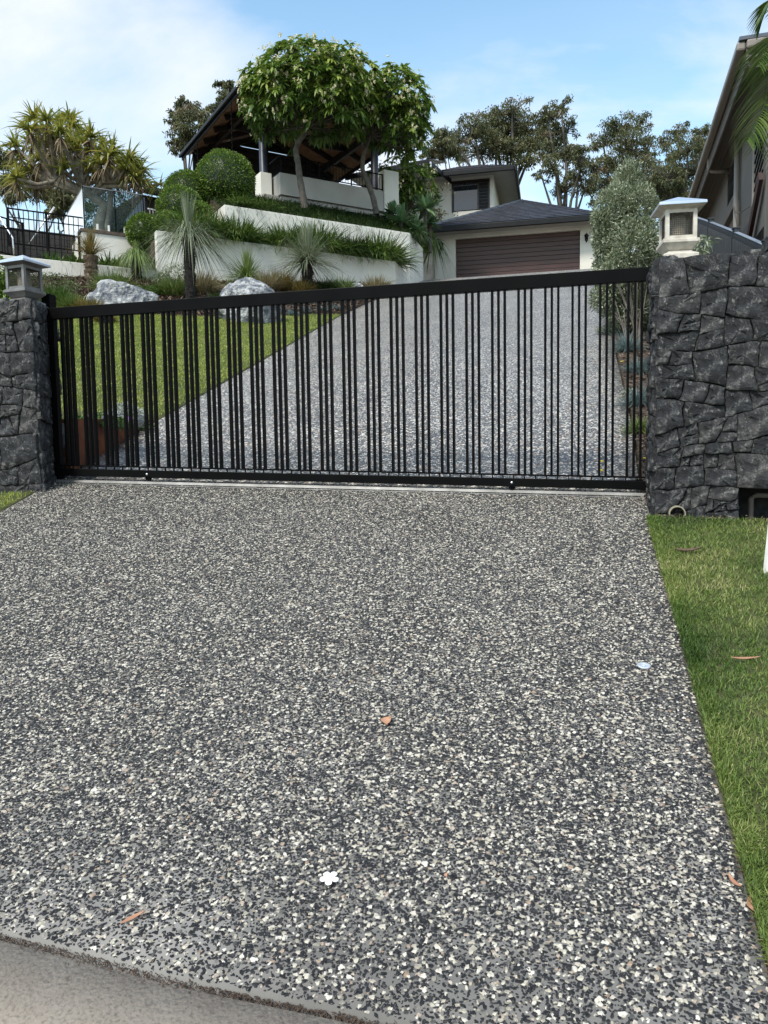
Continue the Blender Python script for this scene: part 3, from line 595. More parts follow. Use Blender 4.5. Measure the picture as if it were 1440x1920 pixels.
def stone_walls():
    rg = random.Random(5)
    # right wall: face parallel to the gate, its left end at the driveway
    f0 = np.array([1.785, 5.06]); T = 2.74
    w = thing('stone_wall', 'high dark random stone wall right of the gate with a recess at its foot', 'wall', (f0[0], f0[1], 1.05))
    O = np.array([f0[0], f0[1], 0.]); dp = .36
    zb_ = lambda t: float(drv(f0[0] + GD[0] * t, f0[1] + GD[1] * t)) - .05
    ox0, ox1, oz = .52, 1.3, 1.275
    k = MB(); k.obox(O + z3 * oz + g3 * .03 + q3 * .03, g3 * 3.2, q3 * dp, z3 * (T - .03 - oz)); k.obox(O + z3 * .7 + g3 * .03 + q3 * .03, g3 * (ox0 - .03), q3 * dp, z3 * (oz - .7)); k.obox(O + z3 * .7 + g3 * ox1 + q3 * .03, g3 * 1.68, q3 * dp, z3 * (oz - .7))
    k.obox(O + z3 * .7 + g3 * ox0 + q3 * .3, g3 * (ox1 - ox0), q3 * .08, z3 * (oz - .7)); k.build('core', 'core', w)
    lay_stones(w, O, g3, z3, (0, 3.2, oz, T), .18, rg); lay_stones(w, O, g3, z3, (0, ox0, 1.0, oz), .165, rg); lay_stones(w, O, g3, z3, (ox1, 3.2, .9, oz), .165, rg)
    lay_stones(w, O + q3 * (dp + .03), -q3, z3, (0, dp + .03, 1.05, T), .16, rg)
    # stones of the top, seen edge on
    lay_stones(w, O + z3 * (T - .01), g3, q3, (0, 3.2, 0, dp), .2, rg, .025)
    lay_stones(w, O + z3 * (T + .03) + g3 * .66, g3, z3, (0, 2.5, 0, .07), .16, rg)
    lay_stones(w, O + z3 * (T + .09) + g3 * .66, g3, q3, (0, 2.5, 0, dp), .2, rg, .025)
    c = MB(); c.obox(O + z3 * (T - .02) + g3 * .68 + q3 * .03, g3 * 2.48, q3 * dp, z3 * .1); c.build('core', 'core', w)
    # pipe in the recess
    pp = O + g3 * .62 + q3 * .16; c = MB(); c.tube([pp + z3 * 1.0, pp + z3 * 1.195, pp + g3 * .03 + z3 * 1.215, pp + g3 * .6 + z3 * 1.20], .017, 10); c.tube([pp + g3 * .35 + z3 * .95, pp + g3 * .35 + z3 * 1.2], .02, 10)
    tag(c.build('water_pipe', 'neighs'), 'grey water pipe bent inside the dark recess of the right stone wall', 'pipe')
    # drain pipe mouth at the foot
    h = hit(1250, 972, drv); c0 = O + g3 * .135 - q3 * .05; zz = float(drv(c0[0], c0[1])) + .018; n = 22; V = []
    for q, r in ((-.02, .052), (-.02, .045), (.16, .045), (.16, .052)):
        for j in range(n): a = 6.283 * j / n; V.append(c0 + z3 * zz + q3 * q + g3 * r * math.cos(a) + z3 * r * math.sin(a))
    Fs = [(a * n + j, a * n + (j + 1) % n, b_ * n + (j + 1) % n, b_ * n + j) for a, b_ in ((0, 1), (1, 2), (2, 3), (3, 0)) for j in range(n)]
    o = mk('drain_pipe', V, Fs, 'pvc', smooth=False); tag(o, 'open end of a round plastic drain pipe at the foot of the right wall', 'pipe')
    # left pillar
    c0 = np.array([-2.80, 6.30, 0.]); e2 = unit(np.array([-.10, .70, 0.])); e1 = unit(np.array([1, -.10, 0])); T2 = 2.80
    w = thing('stone_pillar', 'squat dark stone pillar left of the gate carrying a metal lantern', 'pillar', (c0[0] - .4, c0[1] + .2, 1.2))
    k = MB(); k.obox(c0 - e1 * 1.6 + z3 * .8 - e1 * .03 + e2 * .03, e1 * 1.6, e2 * .62, z3 * (T2 - .83)); k.build('core', 'core', w)
    lay_stones(w, c0 - e1 * 1.6, e1, z3, (0, 1.6, 1.05, T2), .17, rg); lay_stones(w, c0, e2, z3, (0, .66, 1.05, T2), .17, rg)
    lay_stones(w, c0 - e1 * 1.6 + z3 * (T2 - .02), e1, e2, (0, 1.6, 0, .66), .2, rg, .03)
stone_walls()

# ------------------------------------------------------------------ lanterns
def build_lantern(name, label, base, rz, s, bodym, roofm):
    L = thing(name, label, 'lantern', base, 'stone lanterns on the gate pillars', rz); L.scale = (s, s, s)
    def lath(prof, nm, m, flat=True):   # square lathe
        V = []; n = len(prof)
        for r, z in prof: V += [(-r, -r, z), (r, -r, z), (r, r, z), (-r, r, z)]
        Fs = [(3, 2, 1, 0), tuple(range(4 * n - 4, 4 * n))] + [(4 * k + j, 4 * k + (j + 1) % 4, 4 * k + 4 + (j + 1) % 4, 4 * k + 4 + j) for k in range(n - 1) for j in range(4)]
        return bev(mk(nm, V, Fs, m, L, local=True), .003)
    lath([(.118, 0), (.118, .032), (.085, .05), (.075, .062)], 'base', bodym)
    lath([(.072, .062), (.085, .07), (.118, .105), (.122, .108), (.122, .130), (.108, .134)], 'tray', bodym)
    for sx in (-1, 1):
        for sy in (-1, 1):
            b = MB(); b.box(sx * .092 - .013, sx * .092 + .013, sy * .092 - .013, sy * .092 + .013, .134, .335); b.build('corner_post', bodym, L, local=True)
    for k in range(4):
        a = k * math.pi / 2; c, s_ = math.cos(a), math.sin(a)
        def rot(V): return [(x * c - y * s_, x * s_ + y * c, z) for x, y, z in V]
        b = MB(); b.box(-.0785, .0785, -.101, -.085, .134, .158); f = mk('sill', rot(b.V), b.F, bodym, L, local=True)
        b = MB(); b.box(-.0785, .0785, -.101, -.085, .312, .335); mk('head_rail', rot(b.V), b.F, bodym, L, local=True)
        b = MB()
        for i in range(11): x = -.072 + i * .0144; b.box(x - .0011, x + .0011, -.090, -.0878, .158, .312)
        for i in range(11): z = .165 + i * .0144; b.box(-.0785, .0785, -.0928, -.0905, z - .0011, z + .0011)
        g = mk('wire_mesh', rot(b.V), b.F, 'mesh', f, local=True); g['kind'] = 'stuff'
    b = MB(); b.tube([(0, 0, .134), (0, 0, .305)], .055, 16); b.build('lamp_tube', 'candle', L, True, local=True)
    V = [(-.10, -.10, .335), (.10, -.10, .335), (.10, .10, .335), (-.10, .10, .335), (-.155, -.155, .352), (.155, -.155, .352), (.155, .155, .352), (-.155, .155, .352)]
    mk('eave', V, [(0, 3, 2, 1)] + [(j, (j + 1) % 4, 4 + (j + 1) % 4, 4 + j) for j in range(4)], bodym, L, local=True)
    V = [(-.157, -.157, .352), (.157, -.157, .352), (.157, .157, .352), (-.157, .157, .352), (-.157, -.157, .372), (.157, -.157, .372), (.157, .157, .372), (-.157, .157, .372), (0, 0, .445)]
    bev(mk('roof', V, [(0, 3, 2, 1)] + [(j, (j + 1) % 4, 4 + (j + 1) % 4, 4 + j) for j in range(4)] + [(4 + j, 4 + (j + 1) % 4, 8) for j in range(4)], roofm, L, local=True), .003)
p = at(1270, 483, 5.22); build_lantern('lantern', 'pale stone lantern with wire mesh windows on the right stone wall', (p[0], p[1], 2.765), -.14, .94, 'lantern', 'lanroof')
p = at(48, 575, 6.58); build_lantern('lantern', 'grey metal lantern with pyramid roof on the left stone pillar', (p[0], p[1] , 2.80), -.366, .95, 'lantern_m', 'lanroof')

# ------------------------------------------------------------------ cream retaining walls
def wall_run(name, label, pts, thick_dir, z0, z1, m='render', cap=None):
    """a low wall of straight runs: polygon footprint extruded"""
    b = MB(); b.prism(pts, z0, z1); o = bev(b.build(name, m), .012); tag(o, label, 'wall'); return o
ZL, ZU, ZN, ZG = 7.45, 8.75, 6.40, 7.70
c1 = np.array([.47, 24.68]); c1b = np.array([1.07, 26.9]); c2 = np.array([1.0, 26.29]); c2b = np.array([1.56, 28.35])
th = .2
def off(p, t, s): return p + U * t + NV * s
pL = A + U * -.95
wall_run('retaining_wall', 'lowest long cream rendered retaining wall behind the grass trees', [tuple(q) for q in (pL, c1, c1b, c1b - np.array([.22, 0]), off(c1, -.22, -th), off(pL, 0, -th))], None, 4.2, ZL)
pL2 = A + U * 1.34 - NV * 1.12
o = wall_run('retaining_wall', 'upper cream retaining wall with the dark mondo grass hedge along its top', [tuple(q) for q in (pL2, c2, c2b, c2b - np.array([.25, 0]), off(c2, -.22, -th), off(pL2, th, -th), pL2 - NV * 1.9 + U * th, pL2 - NV * 1.9)], None, 5.4, ZU)
pN0 = A + U * -8.0; pN1 = A + U * -.75
wall_run('retaining_wall', 'low cream garden wall behind the left lantern below the black railings', [tuple(q) for q in (pN0, pN1 , off(pN1, 0, -th), off(pN0, 0, -th))], None, 3.6, ZN)
def Wt(t, s): return tuple(A + U * t + NV * s)
wall_run('retaining_wall', 'tall cream wall carrying the glass pool fence', [Wt(-2.55, -1.6), Wt(1.2, -1.6), Wt(1.2, -1.8), Wt(-2.35, -1.8), Wt(-2.35, -5.4), Wt(-2.55, -5.4)], None, 4.6, ZG - .09)
b = MB(); p = Wp(-2.58, -1.57, ZG - .087); b.obox(p, np.append(U, 0) * 3.7, -np.append(NV, 0) * .5, z3 * .087); tag(b.build('deck_edge', 'deck'), 'brown timber deck edge on top of the glass fence wall', 'decking')
# terrace soil
def terrace(name, label, t0, t1, s0, s1, za, zb2, t1b=None):
    def f(u, v): t = t0 + (t1 + (t1b - t1 if t1b is not None else 0) * v - t0) * u; s = s0 + (s1 - s0) * v; return A[0] + U[0] * t + NV[0] * s, A[1] + U[1] * t + NV[1] * s
    def g(x, y): _, s = ts(x, y); return za + (zb2 - za) * (s - s0) / (s1 - s0)
    tag(grid_sheet(name, f, g, 'soil', 30, 12, skirt=.5), label)
terrace('lower_terrace_soil', 'soil of the terrace behind the lowest cream wall', -.9, 6.35, -.19, -1.13, ZL - .16, ZL - .1, 6.75)
terrace('upper_terrace_soil', 'soil bank above the upper cream wall', 1.45, 7.75, -1.3, -4.2, ZU - .12, ZU + 1.42, 8.9)
terrace('left_terrace_soil', 'soil behind the low left wall', -8, -.9, -.19, -1.61, ZN - .08, ZN + .05)

# glass pool fence
UU = np.append(U, 0); NN = np.append(NV, 0)
fn = thing('glass_fence', 'frameless glass pool fence with white spigots above the tall cream wall', 'fence', Wp(-2.8, -1.65, ZG))
seams = [-2.46, -1.63, -.83]
for a, c in zip(seams[:-1], seams[1:]):
    b = MB(); b.obox(Wp(a + .01, -1.68, ZG + .05), UU * (c - a - .02), NN * .012, z3 * 1.08); b.build('glass_pane', 'glass', fn)
    b = MB(); b.obox(Wp(a, -1.685, ZG + 1.135), UU * (c - a), NN * .022, z3 * .022); b.build('top_rail', 'alu', fn)
for t in (-2.46, -1.63, -.85):
    b = MB(); b.obox(Wp(t - .012, -1.69, ZG), UU * .028, NN * .03, z3 * 1.15); b.build('post', 'black', fn)
for t in (-2.15, -1.85, -1.42, -1.1):
    b = MB(); b.obox(Wp(t, -1.66, ZG), UU * .05, NN * .05, z3 * .17); bev(b.build('spigot', 'whitepost', fn), .004)
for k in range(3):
    b = MB(); s0 = -1.72 - k * 1.2; b.obox(Wp(-2.44, s0, ZG - .04), UU * .014, -NN * 1.185, z3 * 1.22); b.build('side_panel', 'sky_sheen', fn)  # glass return panes, sky reflection put into their pale colour
b = MB(); b.obox(Wp(-2.45, -1.7, ZG + 1.15), UU * .03, -NN * 3.6, z3 * .02); b.build('top_rail', 'alu', fn)
for k in range(4):   # far dark sheet screen seen through the glass
    pass
b = MB(); pass
sc_ = thing('screen', 'navy ribbed screen returning behind the right end of the glass fence', 'screen', Wp(-.8, -1.8, ZG)); 
for k in range(12):
    b = MB(); b.obox(Wp(-.80 + .012 * (k % 2), -1.75 - k * .2, ZG), UU * .02, -NN * .195, z3 * 1.12); b.build('panel', 'column', sc_)

def railing(name, label, P0, P1, h, n, m='black', zdrop=0., mid=True, group=None, posts=(0, 1), bw=.016):
    """P0,P1 bottom ends; balusters are separate parts"""
    P0, P1 = np.array(P0, float), np.array(P1, float); r = thing(name, label, 'railing', P0, group); d = P1 - P0
    e = d / np.linalg.norm(d)
    b = MB(); b.bar(P0 + z3 * h, P1 + z3 * h, .04, .03); b.build('top_rail', m, r)
    b = MB(); b.bar(P0 + z3 * .07, P1 + z3 * .07, .03, .03); b.build('bottom_rail', m, r)
    if mid: b = MB(); b.bar(P0 + z3 * (h - .22), P1 + z3 * (h - .22), .025, .025); b.build('middle_rail', m, r)
    for k in posts: q = P0 + d * k; b = MB(); b.bar(q, q + z3 * (h + .02), .05, .05); b.build('post', m, r)
    for k in range(1, n): q = P0 + d * k / n; b = MB(); b.bar(q + z3 * .085, q + z3 * (h - .015), bw, bw); b.build('baluster', m, r)
    return r
railing('railing', 'front black railing standing just behind the low cream wall on the left', Wp(-6.6, -.45, 6.3), Wp(-2.82, -.45, 6.3), .85, 26, posts=(0, .42, .8, 1), mid=False)
railing('railing', 'rear black railing with middle rail running up to the glass fence', Wp(-4.35, -1.62, 7.02), Wp(-2.5, -1.62, 7.02), .96, 15, posts=(0, .5))
railing('railing', 'short black railing returning beside the steps behind the lantern', Wp(-5.9, -1.3, 6.9), Wp(-3.9, -2.6, 6.9), 1.0, 14, posts=(0, 1), mid=True)
b = MB(); b.tube([Wp(-4.75, -1.3, 7.95), Wp(-4.35, -.7, 7.0), Wp(-4.35, -.66, 6.4)], .022, 8); tag(b.build('handrail', 'chrome', smooth=True), 'slanting bright steel handrail in front of the rear black railing', 'handrail')
b = MB(); b.tube([Wp(-3.7, -3.1, 7.5), Wp(-3.1, -2.4, 8.4)], .022, 8); tag(b.build('handrail', 'chrome', smooth=True), 'short steel handrail sloping up behind the rear black railing', 'handrail')
st = thing('screen_wall', 'dark slatted timber screen behind the black railings', 'screen', Wp(-5.5, -3.2, 6.3))
for k in range(9):
    b = MB(); b.obox(Wp(-5.2, -3.2, 6.3 + k * .18), UU * 2.75, -NN * .03, z3 * (.172)); b.build('board', 'darkwood' if k > 3 else 'deck', st)
b = MB(); b.obox(Wp(-5.2, -3.24, 6.2), UU * 2.75, -NN * .8, z3 * 1.6); b.build('frame', 'darkwood', st)
# shed at the far left edge
sh = thing('shed', 'grey garden building with white fascia at the far left edge', 'shed', Wp(-8.2, -3.5, 6.))
b = MB(); b.obox(Wp(-9.2, -2.9, 5.0), UU * 3.15, -NN * 2.6, z3 * 2.85); b.build('wall', 'shed', sh)
b = MB(); b.obox(Wp(-9.5, -2.55, 7.85), UU * 3.65, -NN * 3.2, z3 * .13); b.build('fascia', 'eave', sh)
b = MB(); b.obox(Wp(-9.5, -2.6, 7.985), UU * 3.6, -NN * 3.1, z3 * .10); b.build('roof', 'shed', sh)

# ------------------------------------------------------------------ pavilion
ZB, ZP, ZE = 10.35, 11.08, 13.80
pv = thing('pavilion', 'open dark timber pavilion with gabled roof above the terraces', 'pavilion', Wp(6, -6, ZB))
def part_box(nm, m, t0, t1, s0, s1, z0, z1, par=None, bv=.01):
    b = MB(); b.obox(Wp(t0, s0, z0), UU * (t1 - t0), -NN * (s0 - s1), z3 * (z1 - z0)); return bev(b.build(nm, m, par or pv), bv)
part_box('parapet', 'render_w', 4.40, 8.52, -4.09, -4.27, ZB, ZP)
part_box('parapet', 'render_w', 4.40, 4.58, -4.275, -5.2, ZB, ZP)
part_box('end_pier', 'render', 8.53, 9.16, -4.05, -4.5, 9.0, 11.85)
part_box('pier', 'render', 3.90, 4.31, -4.6, -5.15, 9.0, ZP + .1)
part_box('floor', 'soffit', 3.9, 9.3, -4.3, -11.2, ZB - .35, ZB + .01)
part_box('plinth', 'render_w', 4.45, 8.52, -4.2, -4.265, 9.0, ZB - .004)
part_box('base_wall', 'render_w', 4.0, 9.1, -4.6, -10.8, 8.0, ZB - .352)
TL, TR, SF, SBK = 3.25, 10.15, -3.8, -11.5; TM = (TL + TR) / 2; ZR = ZE + 1.35
def sl_(t): return ZE + (ZR - ZE) * (1 - abs(t - TM) / (TM - TL))
for nm, (t, s) in dict(a=(4.12, -4.85), b=(8.62, -4.9), c=(4.2, -10.6), d=(9.2, -10.6)).items():
    b = MB(); p = Wp(t, s, ZB); b.tube([p, p + z3 * (sl_(t) - ZB - .1)], .145, 20); b.build('column', 'column', pv, True)
# timber lining: boards running along the slope's length, each its own piece
nb = 22
for side in (0, 1):
    for k in range(nb):
        f0, f1 = k / nb, (k + 1) / nb
        ta, tb = (TL + (TM - TL) * f0, TL + (TM - TL) * f1 ) if side == 0 else (TR - (TR - TM) * f0, TR - (TR - TM) * f1)
        p = Wp(ta, SF - .04, sl_(ta)); q = Wp(tb, SF - .04, sl_(tb)); d = (q - p); d = d * (1 - .009 / np.linalg.norm(d)); b = MB(); b.obox(p, d, -NN * (SF - SBK - .08), z3 * .02); b.build('lining_board', 'timber', pv)
# tiles above: courses
def tiled(name, parent, eL, eR, tL, tR, course=.32, tw=.30, thick=.042):
    """stepped, slightly uneven tiles over a quad (eave left/right, top left/right)"""
    eL, eR, tL, tR = [np.array(q, float) for q in (eL, eR, tL, tR)]; H = np.linalg.norm((tL + tR) / 2 - (eL + eR) / 2); n = max(1, int(H / course))
    nrm = unit(np.cross(eR - eL, (tL + tR) / 2 - eL)); V = []; Fs = []; R = []
    for i in range(n):
        a0, a1 = i / n, min(1, (i + 1.12) / n); L0, R0 = eL + (tL - eL) * a0, eR + (tR - eR) * a0; L1, R1 = eL + (tL - eL) * a1, eR + (tR - eR) * a1
        w = np.linalg.norm(R0 - L0); m = max(1, int(w / tw)); sh = .5 * (i % 2)
        ed = [0] + [(j + sh) / m for j in range(1 if sh == 0 else 0, m)] + [1]
        for j0, j1 in zip(ed[:-1], ed[1:]):
            if j1 - j0 < 1e-3: continue
            g = .004 / max(w, .1); u0, u1 = j0 + g, j1 - g; lift = thick + RNG.uniform(0, .006); r = RNG.random(); k = len(V); lo = RNG.uniform(-.002, .002)
            a, b_, c, d = L0 + (R0 - L0) * u0, L0 + (R0 - L0) * u1, L1 + (R1 - L1) * u1, L1 + (R1 - L1) * u0
            us = unit((tL + tR) / 2 - (eL + eR) / 2) * .022
            V += [a + us, b_ + us, a + nrm * (lift + lo), b_ + nrm * (lift - lo), c + nrm * .004, d + nrm * .004]; Fs += [(k, k + 1, k + 3, k + 2), (k + 2, k + 3, k + 4, k + 5)]; R += [r] * 6
    o = mk(name, V, Fs, 'tile', parent, rnd=np.array(R)); o['kind'] = 'stuff'; return o
for side in (0, 1):
    te = TL if side == 0 else TR
    a, b_ = Wp(te, SF, ZE + .03), Wp(te, SBK, ZE + .03); c, d = Wp(TM, SF, ZR + .03), Wp(TM, SBK, ZR + .03)
    if side == 0: tiled('roof_tiles', pv, b_, a, d, c)
    else: tiled('roof_tiles', pv, a, b_, c, d)
    b = MB(); nout = -UU if side == 0 else UU
    b.obox(Wp(te, SF, ZE - .16) , nout * .03, -NN * (SF - SBK), z3 * .2); b.build('fascia', 'fascia', pv)
    b = MB(); b.obox(Wp(te, SF + .05, ZE - .06) + nout * .032, nout * .12, -NN * (SF - SBK + .1), z3 * .13); bev(b.build('gutter', 'fascia', pv), .03)
    b = MB(); b.bar(Wp(te, SF + .02, ZE - .02), Wp(TM, SF + .02, ZR - .02), .05, .26); b.build('barge_board', 'fascia', pv)
    b = MB(); b.bar(Wp(te + (.9 if side == 0 else -.9), SF - .1, ZE + .17), Wp(te + (.9 if side == 0 else -.9), SBK, ZE + .17), .14, .28); b.build('eave_beam', 'darkwood', pv)
for k in range(6):   # trusses
    s = -4.5 - k * 1.25
    for side in (0, 1):
        te = TL + .3 if side == 0 else TR - .3; b = MB(); b.bar(Wp(te, s, sl_(te) - .14), Wp(TM, s, ZR - .14), .09, .2); b.build('rafter', 'darkwood', pv)
    if k in (1, 3, 5):
        b = MB(); b.bar(Wp(TL + .9, s, sl_(TL + .9) - .10), Wp(TR - .9, s, sl_(TR - .9) - .10), .09, .2); b.build('tie_beam', 'darkwood', pv)
        b = MB(); b.bar(Wp(TM, s, sl_(TL + .9) - .1), Wp(TM, s, ZR - .2), .12, .12, up=(1, 0, 0)); b.build('king_post', 'darkwood', pv)
        for sg in (-1, 1): b = MB(); b.bar(Wp(TM, s, sl_(TL + .9)), Wp(TM + sg * 1.5, s, sl_(TM + 1.5) - .2), .07, .1); b.build('strut', 'darkwood', pv)
for t, dz_ in ((4.12, 1), (8.62, -1)):
    b = MB(); b.bar(Wp(t, -4.85, 12.9), Wp(t + dz_ * 1.1, -4.85, 14.3), .07, .1); b.build('brace', 'darkwood', pv)
def rear_poly(nm, m, tz, s_):
    n = len(tz); V = [Wp(t, s_, z) for t, z in tz] + [Wp(t, s_ - .1, z) for t, z in tz]; mk(nm, V, [tuple(range(n)), tuple(range(2 * n - 1, n - 1, -1))] + [(j, n + j, n + (j + 1) % n, (j + 1) % n) for j in range(n)], m, pv)
rear_poly('rear_wall', 'darkwood', [(TL + .3, 12.0), (TR - .3, 12.0), (TR - .3, sl_(TR - .3) - .03), (TR - 1.79, ZE + .67), (TL + 1.79, ZE + .67), (TL + .3, sl_(TL + .3) - .03)], -11.0)
rear_poly('rear_gable', 'darkwood', [(TL + 1.95, ZE + .73), (TR - 1.95, ZE + .73), (TM, ZR - .03)], -11.0)
for k in range(10): part_box('rear_board', 'timber', TL + .3, TR - .3, -11.0, -11.04, ZB + k * .164, ZB + k * .164 + .156)
railing('railing', 'long black balustrade on the grey pavilion parapet', Wp(4.46, -4.16, ZP + .0), Wp(8.51, -4.16, ZP), .60, 34, mid=False, posts=(0, .36, .68, 1))
railing('railing', 'short black balustrade return beside the left pavilion column', Wp(4.46, -5.15, ZP), Wp(4.46, -4.22, ZP), .60, 8, mid=False, posts=(0,))
railing('railing', 'black balustrade behind the tallest round topiary bush', Wp(2.6, -5.3, 10.55), Wp(3.85, -5.3, 10.55), .9, 10, mid=False)
for t, s in ((TL + .02, -5.3), (TL + .05, -9.3)):
    b = MB(); zz = ZE - .15; prev = Wp(t - .1, s, zz)
    ch = thing('rain_chain', 'thin rain chain hanging from the %s of the pavilion gutter' % ('near end' if s > -6 else 'far end'), 'chain', prev - z3 * 2.3)
    b = MB(); b.tube([prev, prev - z3 * 2.4], .010, 5); b.build('chain', 'black', ch)
    b = MB()
    for k in range(14): b.tube([prev - z3 * (.1 + k * .16), prev - z3 * (.17 + k * .16)], [.028, .012], 6)
    b.build('cups', 'black', ch)['kind'] = 'stuff'

# dark lower roofs behind the topiary and beyond
lr = thing('outbuilding', 'dark walled outbuilding with tiled roof behind the topiary', 'building', at(300, 380, 34))
eL, eR = at(250, 351, 33), at(405, 330, 35.5); eR[2] = eL[2]
b = MB(); d = eR - eL; d[2] = 0; bk = unit(np.array([-d[1], d[0], 0])); b.obox(eL + unit(d) * .4 - z3 * 3 + bk * .5, unit(d) * (np.linalg.norm(d) - .6), bk * 4, z3 * 2.95); b.build('wall', 'darkwood', lr)
tiled('roof_tiles', lr, eL, eR, eL + unit(d) * 1.6 + bk * 2.2 + z3 * .95, eR + bk * 2.2 + z3 * .95); b = MB(); b.obox(eL - z3 * .16, d, -bk * .1, z3 * .17); b.build('gutter', 'fascia', lr)
b = MB(); p = at(278, 392, 32.3); b.obox(p, unit(d) * 1.0, bk * .05, z3 * .05); b.build('shelf', 'eave', lr)
for k in range(5): b = MB(); p = at(281 + k * 6, 405, 32.2); b.obox(p - z3 * .3, unit(d) * .04, bk * .04, z3 * .6); b.build('slat', 'shed', lr)

# ------------------------------------------------------------------ house
E1 = unit(np.array([.975, -.215, 0])); E2 = np.array([.215, .975, 0])      # along the garage front, and back into the hill
g0 = np.array([2.05, 31.2, 0]); ZD = float(drv(5.3, 30.5)); ZEV = 10.06
hs = thing('house', 'cream two storey house with double garage at the top of the driveway', 'house', g0 + z3 * ZD)
def hb(nm, m, a0, a1, b0, b1, z0, z1, par=None, bv=.006, org=None):
    o_ = g0 if org is None else org; b = MB(); b.obox(o_ + E1 * a0 + E2 * b0 + z3 * z0, E1 * (a1 - a0), E2 * (b1 - b0), z3 * (z1 - z0)); return bev(b.build(nm, m, par or hs), bv)
DX0, DX1, ZDT = .95, 5.70, ZD + 1.98
WL, WR = .12, 6.25
hb('garage_wall', 'house', WL, DX0, 0, .3, ZD - .3, ZEV + .1); hb('garage_wall', 'house', DX1, WR, 0, .3, ZD - .3, ZEV + .1)
hb('lintel', 'house', DX0 + .002, DX1 - .002, 0, .3, ZDT, ZEV + .1); hb('side_wall', 'house', WR - .25, WR, .302, 7, ZD - .3, ZEV + .1); hb('side_wall', 'house', WL, WL + .25, .302, 7, ZD - .3, ZEV + .1)
dr_ = hb('garage_door', 'doorgap', DX0, DX1, .16, .2, ZD - .05, ZDT)
for k in range(12):
    z0 = ZD - .05 + k * (ZDT - ZD + .05) / 12; hb('panel', 'door', DX0 + .01, DX1 - .01, .135 if k % 3 else .14, .158, z0 + .006, z0 + (ZDT - ZD + .05) / 12 - .006, dr_, .006)
# garage roof
G = lambda a, b_, z: g0 + E1 * a + E2 * b_ + z3 * z
e1_, e2_ = G(-.15, -.75, ZEV + .02), G(6.38, -.75, ZEV + .02); ap = G(3.35, 3.6, ZEV + 2.05); ap2 = G(3.35, 4.2, ZEV + 2.05)
e3_, e4_ = G(6.38, 8, ZEV + .02), G(-.15, 8, ZEV + .02)
tiled('roof_tiles', hs, e1_, e2_, ap - E1 * .02, ap + E1 * .02); tiled('roof_tiles', hs, e2_, e3_, ap, ap2 + E2 * .2); tiled('roof_tiles', hs, e4_, e1_, ap2 + E2 * .2, ap)
mk('roof_deck', [e1_ - z3 * .02, e2_ - z3 * .02, e3_ - z3 * .02, e4_ - z3 * .02, ap - z3 * .03, ap2 - z3 * .03], [(0, 1, 4), (1, 2, 5, 4), (2, 3, 5), (3, 0, 4, 5), (0, 3, 2, 1)], 'fascia', hs)
for a, c in ((e1_, ap), (e2_, ap)):
    b = MB(); 
    for k in range(14): p = a + (c - a) * (k / 14); q = a + (c - a) * ((k + 1.1) / 14); b.bar(p + z3 * .05, q + z3 * .035, .17, .07)
    b.build('ridge_tiles', 'tile', hs)['kind'] = 'stuff'
def gutter_run(p, q, outv, nm='gutter', h=.2):
    b = MB(); b.obox(p - z3 * (h + .02), q - p, outv * .12, z3 * h); return bev(b.build(nm, 'fascia', hs), .02)
gutter_run(e1_, e2_, -E2); gutter_run(e2_, e3_, E1); gutter_run(e1_, e4_, -E1)
b = MB(); b.obox(G(-.15, -.74, ZEV - .11), E1 * 6.53, E2 * .745, z3 * .03); b.build('eave_soffit', 'soffit', hs)
# upper storey
u0 = at(811, 324, 35.2); ZU2 = u0[2]; uo = np.array([u0[0], u0[1], 0.])
H = lambda a, b_, z: uo + E1 * a + E2 * b_ + z3 * z
WX = 2.62
def hb2(nm, m, a0, a1, b0, b1, z0, z1, par=None, bv=.006): return hb(nm, m, a0, a1, b0, b1, z0, z1, par, bv, uo)
wz0, wz1 = at(848, 399, 36)[2] + .0, at(848, 343, 36)[2]; wx0, wx1 = .76, 2.42
hb2('upper_wall', 'house', -1.6, wx0, .9, 1.1, 7, ZU2); hb2('upper_wall', 'house', wx1, WX, .9, 1.1, 7, ZU2); hb2('upper_wall', 'house', wx0 + .002, wx1 - .002, .9, 1.1, 7, wz0); hb2('upper_wall', 'house', wx0 + .002, wx1 - .002, .9, 1.1, wz1, ZU2)
hb2('upper_side_wall', 'house', WX - .2, WX, 1.102, 7, 7, ZU2)
wn = hb2('window', 'frame', wx0, wx1, 1.0, 1.06, wz0, wz1); hb2('pane', 'winglass', wx0 + .06, wx0 + 1.14, .98, .998, wz0 + .06, wz1 - .06, wn); hb2('louvre_pane', 'frame', wx0 + 1.2, wx1 - .06, .97, .998, wz0 + .06, wz1 - .06, wn)
for k in range(8): hb2('louvre', 'fascia', wx0 + 1.22, wx1 - .08, .945, .968, wz0 + .1 + k * .14, wz0 + .2 + k * .14, wn)
for a, c, zz, z_ in ((wx0 - .03, wx0 + .04, wz0 - .03, wz1 + .03), (wx1 - .04, wx1 + .03, wz0 - .03, wz1 + .03)): hb2('window_frame', 'frame', a, c, .87, .93, zz, z_, wn)
hb2('window_frame', 'frame', wx0 + .042, wx1 - .042, .87, .93, wz1 - .04, wz1 + .03, wn); hb2('window_frame', 'frame', wx0 + 1.13, wx0 + 1.2, .9, .94, wz0 + .04, wz1 - .042, wn)
r1, r2, r3, r4 = H(-.1, 0, ZU2), H(3.57, 0, ZU2), H(3.57, 8, ZU2), H(-.1, 8, ZU2); k1, k2 = H(.9, 2.6, ZU2 + 1.05), H(1.6, 5, ZU2 + 1.05)
tiled('roof_tiles', hs, r1, r2, k1, k1 + E1 * .7); tiled('roof_tiles', hs, r2, r3, k1 + E1 * .7, k2)
tiled('roof_tiles', hs, r4, r1, k2, k1)
